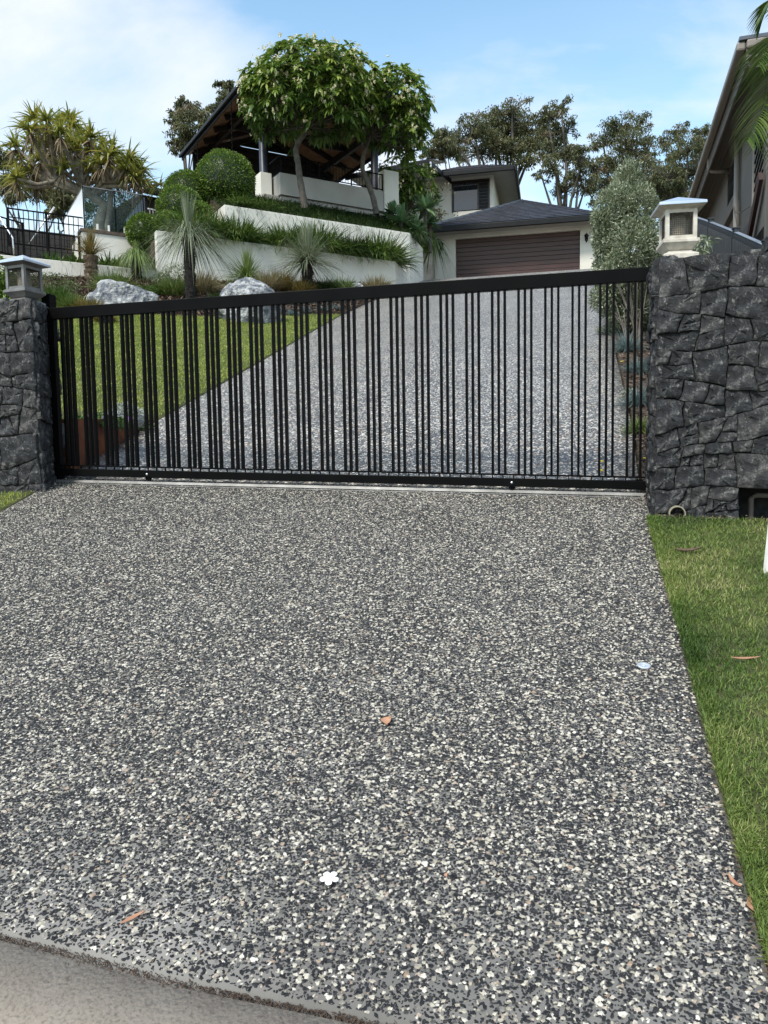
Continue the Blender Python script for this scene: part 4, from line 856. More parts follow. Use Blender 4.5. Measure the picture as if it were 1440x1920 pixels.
mk('roof_deck', [q - z3 * .02 for q in (r1, r2, r3, r4)] + [k1 - z3 * .03, k2 - z3 * .03], [(0, 1, 4), (1, 2, 5, 4), (2, 3, 5), (3, 0, 4, 5), (0, 3, 2, 1)], 'soffit', hs)
gutter_run(r1, r2, -E2); gutter_run(r2, r3, E1)
l1, l2 = at(740, 302, 34.3), at(806, 322, 33.6); l1[2] = l2[2] = ZU2 - .02
gq = unit(np.append((l2 - l1)[:2], 0)); gb = np.array([-gq[1], gq[0], 0])
l0 = l2 - gq * 4.0
tiled('roof_tiles', hs, l0, l2, l0 + gb * 2.6 + z3 * .75, l2 + gb * 2.6 + z3 * .75 - gq * .2); gutter_run(l0, l2, -gb)
b = MB(); b.obox(l0 - z3 * .06, gq * 4.0, gb * 3, z3 * .03); b.build('eave_soffit', 'soffit', hs)
b = MB(); b.obox(l2 - z3 * .22 - gq * .02, gq * .04, gb * 3.0, z3 * .2); b.build('fascia', 'fascia', hs)
b = MB(); b.tube([l2 - z3 * .3 + gb * .05 , l2 - z3 * .08 + gb * .05], .06, 8); b.build('rainwater_head', 'eave', hs)
hb2('upper_wall', 'house', -4.5, -1.602, .92, 1.12, 7, ZU2 - .05)
# weathered wall between the terrace and the garage
p0_ = 0
ow = thing('garden_wall', 'weathered pinkish cream wall between the terraces and the garage', 'wall', at(805, 520, 30.2)); p = at(794, 522, 31.35); q = at(823, 521, 31.25); top = at(808, 436, 31.3)[2]
b = MB(); dd = q - p; dd[2] = 0; dd = unit(dd) * (np.linalg.norm(dd)); b.obox(p * [1, 1, 0] + z3 * (ZD - .6), dd, E2 * 4, z3 * (top - ZD + .6)); bev(b.build('wall', 'oldwall', ow), .02)
# two wall lamps
def wall_lamp(pos, label):
    t = thing('wall_lamp', label, 'lamp', pos, 'wall lamps either side of the garage door')
    q = np.array(pos)
    b = MB(); b.obox(q + E1 * -.04 - z3 * .05, E1 * .08, -E2 * .02, z3 * .18); b.build('back_plate', 'black', t)
    b = MB(); b.tube([q + z3 * .10, q - E2 * .10 + z3 * .19, q - E2 * .19 + z3 * .13], .012, 6); b.build('arm', 'black', t, True)
    c = q - E2 * .19; b = MB(); b.tube([c + z3 * .13, c + z3 * .06, c + z3 * .04], [.02, .095, .095], 6); b.build('cap', 'black', t)
    b = MB(); b.tube([c + z3 * .04, c - z3 * .13], [.065, .045], 6); b.build('glass', 'glass', t)
    for k in range(6):
        a = k * math.pi / 3; e = np.array([math.cos(a), math.sin(a), 0]); b = MB(); b.bar(c + e * .07 + z3 * .04, c + e * .05 - z3 * .13, .008, .008); b.build('bar', 'black', t)
    b = MB(); b.tube([c - z3 * .13, c - z3 * .16, c - z3 * .20], [.055, .03, .008], 6); b.build('finial', 'black', t)
wall_lamp(G(.42, -.005, at(844, 462, 31.1)[2]), 'black wall lamp left of the brown garage door'); wall_lamp(G(5.93, -.005, at(1103, 448, 30.0)[2]), 'black wall lamp right of the brown garage door')

# ------------------------------------------------------------------ neighbour's house and fence
nb0 = np.array([5.43, 12.0, 0]); ND = unit(np.array([2.05, 7., 0])); NO = np.array([ND[1], -ND[0], 0]); ZNE = 7.42
nh = thing('neighbour_house', "taupe rendered two storey house with deep eaves on the right", 'house', nb0 + NO * 3 + z3 * 4)
Np = lambda a, b_, z: nb0 + ND * a + NO * b_ + z3 * z
def nbx(nm, m, a0, a1, b0, b1, z0, z1, par=None, bv=.006):
    b = MB(); b.obox(Np(a0, b0, z0), ND * (a1 - a0), NO * (b1 - b0), z3 * (z1 - z0)); return bev(b.build(nm, m, par or nh), bv)
nbx('gutter', 'gutter', -.0, 9, -.05, .08, ZNE, ZNE + .13, bv=.03); nbx('fascia', 'neighf', 0, 9, .085, .12, ZNE - .24, ZNE + .1)
nbx('roof_edge', 'tile', -.03, 9, -.02, .5, ZNE + .132, ZNE + .19)
nbx('eave_soffit', 'neighs', 0.02, 9, .122, .78, ZNE - .12, ZNE - .08); nbx('soffit_bead', 'neighf', .0, 9, .30, .33, ZNE - .16, ZNE - .122)
b = MB(); rr = [Np(0, 0, ZNE + .2), Np(9, 0, ZNE + .2), Np(9, 5, ZNE + 1.9), Np(5, 5, ZNE + 1.9)]; rr.append(Np(0, 6, ZNE + .2)); mk('roof', rr, [(3, 2, 1, 0), (4, 3, 0)], 'tile', nh)
nbx('end_gutter', 'gutter', -.05, .08, .082, 6, ZNE, ZNE + .13, bv=.03); nbx('end_fascia', 'neighf', .085, .12, .122, 6, ZNE - .24, ZNE + .1)
nbx('end_soffit', 'neighs', .13, .9, .782, 6, ZNE - .12, ZNE - .08)
WB = .50; wa0, wa1 = 3.62, 4.95; wzb, wzt = 6.32, ZNE - .22; ZW = ZNE - .122
nbx('wall', 'neigh', .6, wa0, WB, WB + .25, 0, ZW); nbx('wall', 'neigh', wa1, 9, WB, WB + .25, 0, ZW); nbx('wall', 'neigh', wa0 + .002, wa1 - .002, WB, WB + .25, 0, wzb); nbx('wall', 'neigh', wa0 + .002, wa1 - .002, WB, WB + .25, wzt, ZW)
nbx('end_wall', 'neigh', .35, .598, WB + .002, WB + 5, 0, ZNE - .13)
wn = nbx('window', 'frame', wa0, wa1, WB + .03, WB + .07, wzb, wzt); nbx('pane', 'winglass', wa0 + .05, wa1 - .05, WB + .01, WB + .028, wzb + .05, wzt - .05, wn); nbx('window_sill', 'neighf', wa0 - .25, wa1 + .75, WB - .10, WB - .002, wzb - .26, wzb - .02, wn)
nbx('rear_wing', 'neigh', 9.0, 9.4, .3, 4, 0, ZNE - .1)
nbx('rear_door', 'fascia', 7.0, 8.2, WB - .02, WB - .002, 4.6, 6.2); nbx('meter_box', 'neighf', 5.9, 6.3, WB - .12, WB - .002, 5.0, 5.75)
b = MB(); q = Np(4.6, .1, ZNE); b.tube([q + z3 * .02, q - z3 * .16, q + NO * .06 - z3 * .24, q + NO * .2 - z3 * .26, q + NO * .38 - z3 * .26], .045, 10); b.build('offset_pipe', 'pipe', nh, True)
b = MB(); b.tube([Np(3.15, WB - .07, 1.5), Np(3.15, WB - .07, ZW)], .05, 12); b.build('downpipe', 'pipe', nh, True)
b = MB(); b.tube([Np(3.0, WB - .04, 3.0), Np(3.0, WB - .04, 6.1)], .012, 6); b.tube([Np(3.15, WB - .13, 6.05), Np(2.9, WB - .12, 5.85), Np(2.5, WB - .1, 5.72), Np(1.7, WB - .06, 5.6)], .010, 6); b.build('cable', 'neighs', nh)
b = MB(); b.tube([Np(3.05, WB - .06, 4.75), Np(2.6, WB - .08, 4.8), Np(2.45, WB - .1, 4.9)], .018, 6); b.build('tap_pipe', 'pipe', nh)
nbx('balcony_frame', 'pipe', 1.36, 1.40, .42, .47, 5.5, 6.75)
for k in range(8):
    b = MB(); b.bar(Np(1.36, .45, 5.6 + k * .15), Np(.62, .45, 5.85 + k * .15), .02, .025); b.build('balcony_slat', 'black', nh)
b = MB(); b.bar(Np(1.75, .42, 4.95), Np(.6, .42, 5.75), .06, .17); b.build('stair_stringer', 'redwood', nh)
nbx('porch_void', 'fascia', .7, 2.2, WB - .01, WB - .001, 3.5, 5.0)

fe = thing('sheet_fence', 'charcoal ribbed sheet fence stepping down behind the right stone wall', 'fence', Np(0, 0, 2))
fpts = [(at(1297, 405, 15.4)), (at(1333, 417, 13.2)), (at(1380, 436, 10.9)), (at(1437, 461, 8.95))]
e = unit(fpts[-1] - fpts[-2]) ; fpts.append(fpts[-1] + e * 2.2)
for i, (p, q) in enumerate(zip(fpts[:-1], fpts[1:])):
    d = q - p; b = MB(); b.obox(p - z3 * 1.62, q - p, NO * .035 * -1, z3 * 1.6); b.build('sheet', 'fence', fe)
    b = MB(); b.bar(p - z3 * .02, q - z3 * .02, .05, .05); b.build('top_rail', 'fence', fe); b = MB(); b.bar(p + z3 * .008, q + z3 * .008, .06, .006); b.build('cap', 'capm', fe)
    n = max(3, int(np.linalg.norm(d) / .13))
    for k in range(1, n): r_ = p + d * k / n; b = MB(); b.obox(r_ - z3 * 1.6 - NO * .037, ND * .05, -NO * .022, z3 * 1.53); b.build('rib', 'fence', fe)
for p in fpts[:-1]: b = MB(); b.bar(p - z3 * 1.8, p + z3 * .05, .07, .07); b.build('post', 'fence', fe); b = MB(); b.obox(p - ND * .05 - NO * .05 + z3 * .05, ND * .1, NO * .1, z3 * .015); b.build('post_cap', 'fence', fe)

# ------------------------------------------------------------------ plants
def on_s(px, py, s):
    r = ray(px, py); k = (s + A @ NV) / (r[:2] @ NV); q = r * k; q[2] += CZ; return q
def blades_from(c, n, L, W, el, droop, prof=BLADE, jit=.02, az=None, rnd=None, roll=.5):
    """fan of blades: el=(low, high) elevation in degrees"""
    a = RNG.uniform(0, 2 * math.pi, n) if az is None else RNG.uniform(*az, n); e = np.radians(RNG.uniform(el[0], el[1], n))
    D = np.stack([np.cos(a) * np.cos(e), np.sin(a) * np.cos(e), np.sin(e)], 1); P = np.array(c)[None] + D * [1, 1, .3] * jit * RNG.random((n, 1))
    return strips(P, D, RNG.uniform(L * .65, L * 1.05, n), W, RNG.uniform(droop[0], droop[1], n), prof, rnd=rnd, roll=roll)
def plant_mesh(name, parts, m, parent=None): V, Q, R = join(parts); return mk(name, V, Q, m, parent, rnd=R)
def tussock(label, p, r, h, m, n=520, W=.012, name='grass_tuft', cat='plant', group=None, droop=(.5, 1.3), el=(25, 88), spread=.35):
    """ornamental grass: blades spring from a small round base"""
    L = math.hypot(r, h) * .95; k = n; a = RNG.uniform(0, 6.283, k); rr = np.sqrt(RNG.random(k)) * r * spread
    P = np.array(p)[None] + np.stack([rr * np.cos(a), rr * np.sin(a), 0 * a], 1); a2 = a + RNG.normal(0, .6, k); e = np.radians(el[0] + (el[1] - el[0]) * RNG.random(k) ** .8)
    D = np.stack([np.cos(a2) * np.cos(e), np.sin(a2) * np.cos(e), np.sin(e)], 1); w = r / max(h, .01)
    V, Q, R = strips(P, D, RNG.uniform(.6, 1.05, k) * L, W, RNG.uniform(droop[0], droop[1], k) * .6, BLADE, roll=.8)
    o = mk(name, V, Q, m, rnd=R); return tag(o, label, cat, group)
def grass_tree(label, p, th, tr, Lc, ncrown, m, spike=0, droop=(.9, 1.7), tm='gtrunk', el=(-5, 75), W=.010, lean=0.):
    g = thing('grass_tree', label, 'grass tree', p); p = np.array(p); top = p + z3 * th + np.array([lean, 0, 0])
    k = 14; pts = [p - z3 * .1 + (top - p + z3 * .1) * (i / (k - 1)) for i in range(k)]; V, Fs = tube_np(pts, [tr * (1 + .10 * math.sin(i * 2.4) + (.22 if i > k - 3 else 0)) for i in range(k)], 12)
    V = np.array(V); V[:, :2] += RNG.normal(0, tr * .05, (len(V), 2)); mk('trunk', V, Fs + [tuple(range(len(V) - 12, len(V)))], tm, g)
    # ragged leaf bases on the trunk
    n = 420; a = RNG.uniform(0, 6.28, n); zz = RNG.random(n) * th; P = p + np.stack([tr * .95 * np.cos(a), tr * .95 * np.sin(a), zz], 1) ; D = np.stack([np.cos(a), np.sin(a), RNG.uniform(-.5, .6, n)], 1)
    V, Q, R = strips(P, D, tr * .35, .02, .3, BLADE); o = mk('leaf_bases', V, Q, tm, g); o['kind'] = 'stuff'
    parts = [blades_from(top, ncrown, Lc, W, el, droop, BLADE5, tr * .8)]
    if spike: parts.append(blades_from(top, ncrown // 3, spike, W, (76, 89), (0, .10), BLADE5, tr * .5))
    o = plant_mesh('crown', parts, m, g); return g
def boulder(label, p, sx, sy, sz, seed, rot=0.):
    bm = bmesh.new(); bmesh.ops.create_icosphere(bm, subdivisions=4, radius=1); V = np.array([v.co[:] for v in bm.verts]); Fs = [[v.index for v in f.verts] for f in bm.faces]; bm.free()
    rg = np.random.default_rng(seed)
    for k in range(16):   # knock flat facets off the block
        d = unit(rg.normal(size=3)); h = rg.uniform(.62, .92); x = V @ d; V = V - np.outer(np.maximum(x - h, 0) * .9, d)
    V *= (1 + .09 * vnoise(V, 2.6, seed) + .05 * vnoise(V, 7, seed + 1) + .03 * vnoise(V, 17, seed + 2))[:, None]
    c, s_ = math.cos(rot), math.sin(rot); V = V * [sx, sy, sz]; V = np.stack([V[:, 0] * c - V[:, 1] * s_, V[:, 0] * s_ + V[:, 1] * c, V[:, 2]], 1)
    return tag(mk('boulder', V + np.array(p), Fs, 'boulder', smooth=False), label, 'boulder')
def px_m(d): return d / F
def bed(px, py): return hit(px, py, land)

p = bed(358, 572); grass_tree('tall grass tree with black trunk and drooping silver crown by the lawn', p, 1.50, .125, 1.42, 470, 'gtree', 1.12, W=.012, droop=(.55, 1.15), el=(0, 62))
p = bed(577, 552); grass_tree('grass tree with short black trunk right of the half hidden boulder', p, .86, .15, 1.28, 820, 'gtree', 1.15, droop=(.15, .75), el=(-14, 80), W=.012)
p = bed(257, 527); grass_tree('small grass tree with drooping yellow green crown behind the left boulder', p, .62, .12, .95, 420, 'gtreeg', .45, droop=(.9, 1.5), el=(5, 75), W=.013)
p = bed(172, 528); grass_tree('stubby young grass tree with upright rusty tuft beside the low wall', p, .62, .15, .85, 420, 'rust', .8, droop=(.1, .8), tm='dead', el=(35, 88), W=.011)
p = bed(465, 541); g = grass_tree('round spiky green grass tree without trunk behind the middle boulder', p, .25, .14, 1.02, 620, 'gtreeg', .9, droop=(.1, .9), el=(-15, 88), W=.014)
boulder('big pale grey boulder with white veins at the left of the bed', bed(226, 588) + [0, .3, .18], .74, .5, .60, 3, .2)
boulder('grey boulder half hidden behind the gate rail at the lawn edge', bed(465, 606) + [0, .3, .28], .72, .55, .70, 9, .4)
for px, py, w, sd, lb in ((612, 548, .22, 4, 'small rock beside the short trunked grass tree'), (662, 548, .34, 5, 'low pale rock left of the tan tuft at the wall'), (690, 552, .16, 8, 'small pale rock at the foot of the cream wall near the driveway'), (637, 549, .2, 6, 'small rock between grass tufts below the cream wall')):
    boulder(lb, bed(px, py) + [0, .1, w * .25], w, w * .8, w * .6, sd)
TF = [(380, 550, 34, 52, 'tan', 'tan grass tuft right of the tall black trunk'), (500, 548, 33, 46, 'tan', 'rounded tan grass tuft right of the spiky green grass tree'), (527, 546, 30, 50, 'rust', 'olive grass tuft behind the rounded tan tuft'),
      (640, 552, 32, 36, 'gtreeg', 'loose green grass tuft between the rocks below the wall'), (706, 550, 26, 42, 'tan', 'lone tan tuft nearest the right end of the lowest wall'), (212, 553, 42, 55, 'gtreeg', 'wide grey green grass clump behind the left boulder'),
      (325, 557, 42, 40, 'gtreeg', 'green grass clump just left of the tall black trunk'), (108, 578, 34, 52, 'green', 'dense green strappy clump behind the black gate post'), (133, 585, 26, 42, 'gtreeg', 'narrow grassy clump right of the black gate post'),
      (165, 590, 34, 32, 'rust', 'low rusty grass tuft in front of the left boulder'), (606, 552, 26, 34, 'mondo', 'dark green spiky clump right of the short black trunk'), (402, 566, 14, 22, 'green', 'small green tuft growing from the bark mulch'),
      (565, 552, 25, 30, 'rust', 'olive tuft left of the short black trunk'), (195, 605, 22, 26, 'rust', 'small rusty tuft against the left boulder')]
for px, py, r, h, m, lb in TF:
    p = bed(px, py); k = px_m(p[1]); tussock(lb, p, r * k * .9, h * k * 1.15, m, n=900 if r > 20 else 300, W=.014, droop=(.3, 1.0), el=(28, 88), spread=.5)
def leafball(name, label, lumps, m, leaf=(.05, .022), n=2600, cat='shrub', shell=.55, stem=None, core=None, droop=.4, group=None, parent=None, part=None, up=-.6, inner=None):
    """foliage volume: lumps = (centre, (rx,ry,rz)) of small leaves, denser at the surface"""
    parts = []
    tot = sum(l[1][0] * l[1][2] for l in lumps)
    for c, rad in lumps:
        k = int(n * rad[0] * rad[2] / tot); D = sph(k, up); rr = (shell + (1 - shell) * RNG.random(k) ** .6)[:, None]; P0 = D * rr
        P0 = P0 * (1 + .13 * vnoise(D * 1., 3.2, int(abs(c[0]) * 100) % 97))[:, None]
        P = np.array(c) + P0 * np.array(rad); DD = unit(D + RNG.normal(0, .55, (k, 3))); parts.append(strips(P, DD, RNG.uniform(leaf[0] * .7, leaf[0] * 1.2, k), leaf[1], droop, [(0, .3), (.5, 1), (1, .1)], roll=1.2))
    V, Q, R = join(parts); o = mk(part or name, V, Q, m, parent, rnd=R)
    if parent is None: tag(o, label, cat, group)
    return o
p = bed(330, 535); k = px_m(p[1]); leafball('shrub', 'rounded grey green shrub left of the tall black trunk', [(p + z3 * .2, (.42, .35, .34)), (p + [-.35, 0, .1], (.3, .3, .22))], 'olive_l', (.07, .02), 2200)
p = bed(280, 552); leafball('ground_cover', 'low bright green ground cover above the left boulder', [(p + z3 * .05, (.42, .3, .16)), (p + [.3, -.1, .03], (.3, .25, .12))], 'green', (.05, .03), 1800, cat='plant')
for i, (px, py) in enumerate(((548, 592), (574, 588), (603, 585), (628, 583))):
    p = bed(px, py); lb = ['first', 'second', 'third', 'fourth'][i] + ' blue fescue tuft from the left along the far lawn edge'
    tussock(lb, p, .24, .20, 'fescue', 260, .009, 'blue_fescue', 'plant', 'blue fescue tufts along the far lawn edge', (.4, 1.2), (15, 88))
p = bed(88, 548); leafball('shrub', 'thin flowering herb with brown seed heads against the low wall', [(p + z3 * .2, (.7, .3, .25))], 'green', (.06, .015), 900)
n = 60; P = p + np.stack([RNG.uniform(-.8, 1.0, n), RNG.uniform(-.3, .3, n), 0 * RNG.random(n)], 1); D = np.stack([RNG.normal(0, .15, n), RNG.normal(0, .15, n), np.ones(n)], 1); V, Q, R = strips(P, D, RNG.uniform(.4, .85, n), .008, .1, BLADE)
tag(mk('seed_stalks', V, Q, 'spike', rnd=R), 'thin brown seed stalks standing before the low cream wall', 'plant')

# lower terrace: strappy clumps
for px, top, hw, m, lb in ((352, 402, 42, 'loman', 'light strappy clump left end of the lowest wall behind the tall grass tree'), (384, 398, 36, 'loman', 'strappy clump second from left on the lowest wall'), (440, 408, 44, 'loman', 'dense green clump above the spiky green grass tree'),
                           (500, 432, 24, 'loman', 'small strappy clump between two larger ones on the lower terrace'), (540, 422, 36, 'loman', 'green clump left of the upright spike on the lower terrace'), (590, 418, 42, 'loman', 'tall strappy clump behind the upright spike of the right grass tree'),
                           (655, 440, 32, 'mondo', 'dark clump left part of the right hand mound on the lowest wall'), (705, 440, 46, 'loman', 'large drooping green clump nearest the right end of the lowest wall')):
    p = on_s(px, top + 40, -.72); p[2] = ZL - .12; k = px_m(p[1]); h = on_s(px, top, -.78)[2] - p[2]
    tussock(lb, p, hw * k * .66, max(h, .5) * 1.62, m, n=2500 if hw > 30 else 1200, W=.034, name='strap_clump', droop=(.5, 1.35), el=(30, 89), spread=1.0)
# left terrace: strappy leaves above the low wall
for px, top, hw, m, lb in ((100, 474, 26, 'green', 'bright green leafy plant on the low wall behind the left lantern'), (140, 470, 24, 'loman', 'dark strappy plant on the low wall left of the rusty tuft'), (200, 468, 26, 'loman', 'broad strappy plant on the low wall right of the rusty tuft'), (228, 474, 22, 'loman', 'small strappy plant on the low wall behind the small grass tree')):
    p = on_s(px, top, -.5); h = p[2] - ZN + .05; p[2] = ZN - .05; k = px_m(p[1]); tussock(lb, p, hw * k, h + .1, m, n=260, W=.045, name='strap_plant', droop=(.4, 1.5), el=(30, 85), spread=.5)
# upper bank hedge of mondo grass
n = 36000; t = RNG.uniform(1.5, 8.6, n); s = RNG.uniform(-3.95, -1.32, n); P = np.stack([A[0] + U[0] * t + NV[0] * s, A[1] + U[1] * t + NV[1] * s, ZU - .1 + 1.42 * (-1.3 - s) / 2.9], 1)
D = RNG.normal(0, .55, (n, 3)); D[:, 2] = 1; L_ = RNG.uniform(.40, .72, n) * (1 + .25 * vnoise(P, 3, 4))
V, Q, R = strips(P, D, L_, .020, RNG.uniform(.5, 1.3, n), BLADE); tag(mk('mondo_grass', V, Q, 'mondo', rnd=R), 'dark mondo grass hedge massed on the bank above the upper cream wall', 'ground cover', kind='stuff')
for t, s, lb in ((2.1, -1.7, 'lighter green clump at the left end of the dark hedge'), (3.0, -2.1, 'second lighter green clump in the dark hedge below the pavilion pier')):
    tussock(lb, Wp(t, s, ZU + .02 + .3 * (-1.3 - s)), .55, .5, 'loman', n=900, W=.02, name='strap_clump', el=(15, 88), spread=.6)
# topiary balls
def topiary(label, px, py, rp, s, m='box'):
    c = on_s(px, py, s); r = rp * px_m(c[1]); g = thing('topiary_ball', label, 'topiary', c - z3 * r, 'clipped round topiary bushes')
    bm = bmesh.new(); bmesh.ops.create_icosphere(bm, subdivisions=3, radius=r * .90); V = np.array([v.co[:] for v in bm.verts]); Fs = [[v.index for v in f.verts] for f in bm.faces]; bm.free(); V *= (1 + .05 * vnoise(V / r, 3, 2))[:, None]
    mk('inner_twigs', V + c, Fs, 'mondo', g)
    k = int(9500 * min(1, (r / .8) ** 2) + 2500); D = sph(k, -1); rr = (.90 + .12 * RNG.random(k)) * (1 + .045 * vnoise(D, 3.1, int(px))) ; P = c + D * (r * rr)[:, None]; DD = unit(D + RNG.normal(0, .6, (k, 3)) + [0, 0, .3])
    V, Q, R = strips(P, DD, RNG.uniform(.04, .085, k), .026, .2, [(0, .4), (.5, 1), (1, .1)], roll=1.3); mk('foliage', V, Q, m, g, rnd=R)
    V, Fs = tube_np([c - z3 * r * 1.5, c - z3 * r * .6], .05, 6); mk('stem', V, Fs, 'frbark', g)
topiary('largest clipped round bush left of the pavilion pier', 422, 340, 52, -2.9)
topiary('round bush half hidden behind the largest clipped bush', 352, 366, 42, -3.3)
topiary('clipped round bush below the half hidden one near the tall grass tree', 338, 394, 42, -2.0)
topiary('smallest clipped round bush beside the glass fence wall', 273, 437, 33, -1.25)
c = on_s(300, 455, -.9); leafball('shrub', 'loose green foliage spilling below the smallest topiary ball', [(on_s(318, 425, -1.2), (.55, .5, .45)), (on_s(345, 428, -.9), (.5, .4, .4)), (c, (.35, .3, .5)), (on_s(375, 400, -1.3), (.45, .4, .35))], 'box', (.10, .018), 6000, up=-1)

# frangipani trees
def frangipani(label, trunk, lumps, ncl, parent_group='flowering frangipani trees', limbs=(), leafL=.29, nf=60, tr=.12):
    g = thing('frangipani_tree', label, 'tree', trunk[0], parent_group); pts = [np.array(q) for q in trunk]
    fine = [];
    for i in range(len(pts) - 1):
        for k in range(4): fine.append(pts[i] + (pts[i + 1] - pts[i]) * k / 4)
    fine.append(pts[-1]); fine = np.array(fine); fine[1:-1] = (fine[:-2] + 2 * fine[1:-1] + fine[2:]) / 4
    V, Fs = tube_np(fine, np.linspace(tr, tr * .55, len(fine)) * (1 + .07 * np.sin(np.arange(len(fine)) * 2.1)), 10); mk('trunk', V, Fs, 'frbark', g, True)
    top = pts[-1]; tot = sum(l[1][0] * l[1][2] for l in lumps); C = []; ND_ = []
    for c, rad in lumps:
        k = int(ncl * rad[0] * rad[2] / tot); D = sph(k, -.75); D[:, 2] += .10; D = unit(D); rr = RNG.choice([1, .97, .92, .75, .5], k, p=[.4, .25, .17, .12, .06])
        C.append(np.array(c) + D * np.array(rad) * rr[:, None] * (1 + RNG.normal(0, .05, (k, 1)))); ND_.append(D)
    C = np.concatenate(C); ND_ = np.concatenate(ND_)
    idx = RNG.choice(len(C), min(46, len(C)), replace=False); B = MB()
    for i in idx:
        q = C[i] - ND_[i] * .12; mid = top + (q - top) * .5 + np.array([RNG.normal(0, .12), RNG.normal(0, .12), -.12]); B.tube([top - z3 * .1, mid, q], [tr * .36, tr * .25, tr * .13], 6, False)
    br = B.build('branches', 'frbark', g, True); br['kind'] = 'stuff'
    parts = []
    for c, d in zip(C, ND_):
        k = 15; a = RNG.uniform(0, 6.28) + np.arange(k) * 2.4; ax = unit(d + [0, 0, .75]); s1 = unit(np.cross(ax, [.3, .2, .9])); s2 = np.cross(ax, s1); sp = RNG.uniform(.55, 1.5, k)
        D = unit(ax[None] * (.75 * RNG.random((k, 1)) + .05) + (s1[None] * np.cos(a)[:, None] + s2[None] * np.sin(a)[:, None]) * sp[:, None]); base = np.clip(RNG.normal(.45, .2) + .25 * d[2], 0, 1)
        parts.append(strips(np.repeat(c[None], k, 0), D, RNG.uniform(.7, 1.1, k) * leafL, leafL * .27, RNG.uniform(.15, .75, k), [(0, .15), (.3, .75), (.65, 1), (1, .05)], rnd=np.clip(base + RNG.normal(0, .16, k), 0, 1), roll=.5))
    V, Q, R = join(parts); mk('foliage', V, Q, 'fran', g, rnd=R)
    out = [i for i in range(len(C)) if ND_[i][1] < .5]; parts = []
    for i in RNG.choice(out, min(nf, len(out)), replace=False):
        m_ = RNG.integers(2, 6)
        for _ in range(m_):
            c = C[i] + ND_[i] * .19 + RNG.normal(0, .06, 3); k = 5; a = np.arange(k) * 1.2566 + RNG.random() * 6; ax = unit(ND_[i] + RNG.normal(0, .4, 3)); s1 = unit(np.cross(ax, [.3, .2, .9])); s2 = np.cross(ax, s1)
            D = unit(s1[None] * np.cos(a)[:, None] + s2[None] * np.sin(a)[:, None] + ax * .35); parts.append(strips(np.repeat(c[None], k, 0), D, .060, .044, .1, [(0, .4), (.6, 1), (1, .4)], roll=.2))
    V, Q, R = join(parts); o = mk('flowers', V, Q, 'petal', g, rnd=R); o['kind'] = 'stuff'
def PP(l, dd): return [at(x, y, d_) for (x, y), d_ in zip(l, dd if isinstance(dd, list) else [dd] * len(l))]
d1 = 26.3; k1 = px_m(d1)
tp = PP([(571, 392), (569, 372), (562, 335), (558, 300), (554, 280), (562, 262), (574, 250), (574, 232)], d1)
frangipani('larger frangipani tree with crooked trunk before the pavilion', tp, [(at(578, 182, d1), (112 * k1, 1.9, 80 * k1)), (at(520, 190, d1 - .3), (58 * k1, 1.3, 58 * k1)), (at(640, 170, d1), (66 * k1, 1.5, 62 * k1)), (at(575, 138, d1), (66 * k1, 1.4, 46 * k1)), (at(625, 200, d1 - .4), (60 * k1, 1.2, 50 * k1))], 820, nf=210)
d2 = 27.6; k2_ = px_m(d2)
tp = PP([(706, 402), (701, 375), (689, 340), (679, 318), (681, 292), (688, 272), (696, 250)], d2)
frangipani('smaller frangipani tree at the right end of the pavilion', tp, [(at(735, 205, d2), (64 * k2_, 1.3, 68 * k2_)), (at(755, 245, d2), (44 * k2_, 1.1, 42 * k2_)), (at(705, 210, d2), (45 * k2_, 1.2, 50 * k2_))], 420, nf=100, tr=.105)
d3 = 31.2; k3 = px_m(d3)
frangipani('low frangipani bush with cream flowers behind the end pier', PP([(765, 430), (762, 395), (764, 370)], d3), [(at(750, 335, d3), (42 * k3, .9, 38 * k3)), (at(712, 340, d3 + .5), (26 * k3, .6, 30 * k3)), (at(785, 350, d3), (34 * k3, .9, 38 * k3)), (at(740, 370, d3), (40 * k3, .8, 40 * k3)), (at(768, 385, d3), (36 * k3, .7, 42 * k3))], 190, nf=26, tr=.08)
# agaves
for px, py, d, r, lb in ((752, 412, 27.3, .78, 'large grey green agave at the corner above the upper wall'), (797, 388, 28.0, .80, 'bright agave rosette nearest the house wall'), (778, 428, 27.5, .66, 'agave rosette overhanging the right end of the upper wall'), (735, 395, 27.7, .55, 'small dark agave against the end pier'), (806, 415, 28.3, .5, 'small agave drooping beside the weathered wall')):
    c = at(px, py, d) - z3 * .1; V, Q, R = blades_from(c, 52, r, .13, (-12, 82), (0, .5), [(0, .6), (.3, .9), (.6, 1), (.85, .5), (1, .03)], .1, roll=.3)
    g = thing('agave', lb, 'agave', c - z3 * .3, 'agaves at the right end of the terraces'); mk('leaves', V, Q, 'agave', g, rnd=R); V, Fs = tube_np([c - z3 * 1.0, c], .07, 7); mk('stalk', V, Fs, 'frbark', g)
leafball('shrub', 'dark leafy shrub under the agaves beside the upper wall', [(at(790, 445, 28.6), (.42, .4, .55)), (at(775, 440, 28.2), (.5, .4, .3)), (at(745, 430, 27.7), (.6, .4, .25))], 'fran', (.13, .05), 3000, up=-1)
c = at(812, 452, 28.9); V, Q, R = blades_from(c, 130, .85, .028, (-25, 70), (.7, 1.9), BLADE5, .05); g = thing('strap_palm', 'drooping strappy plant hanging before the weathered wall', 'plant', at(800, 515, 28.9)); mk('leaves', V, Q, 'loman', g, rnd=R)
V, Fs = tube_np([at(792, 500, 28.9), at(800, 480, 28.9), c], [.04, .035, .03], 7); mk('stem', V, Fs, 'frbark', g)
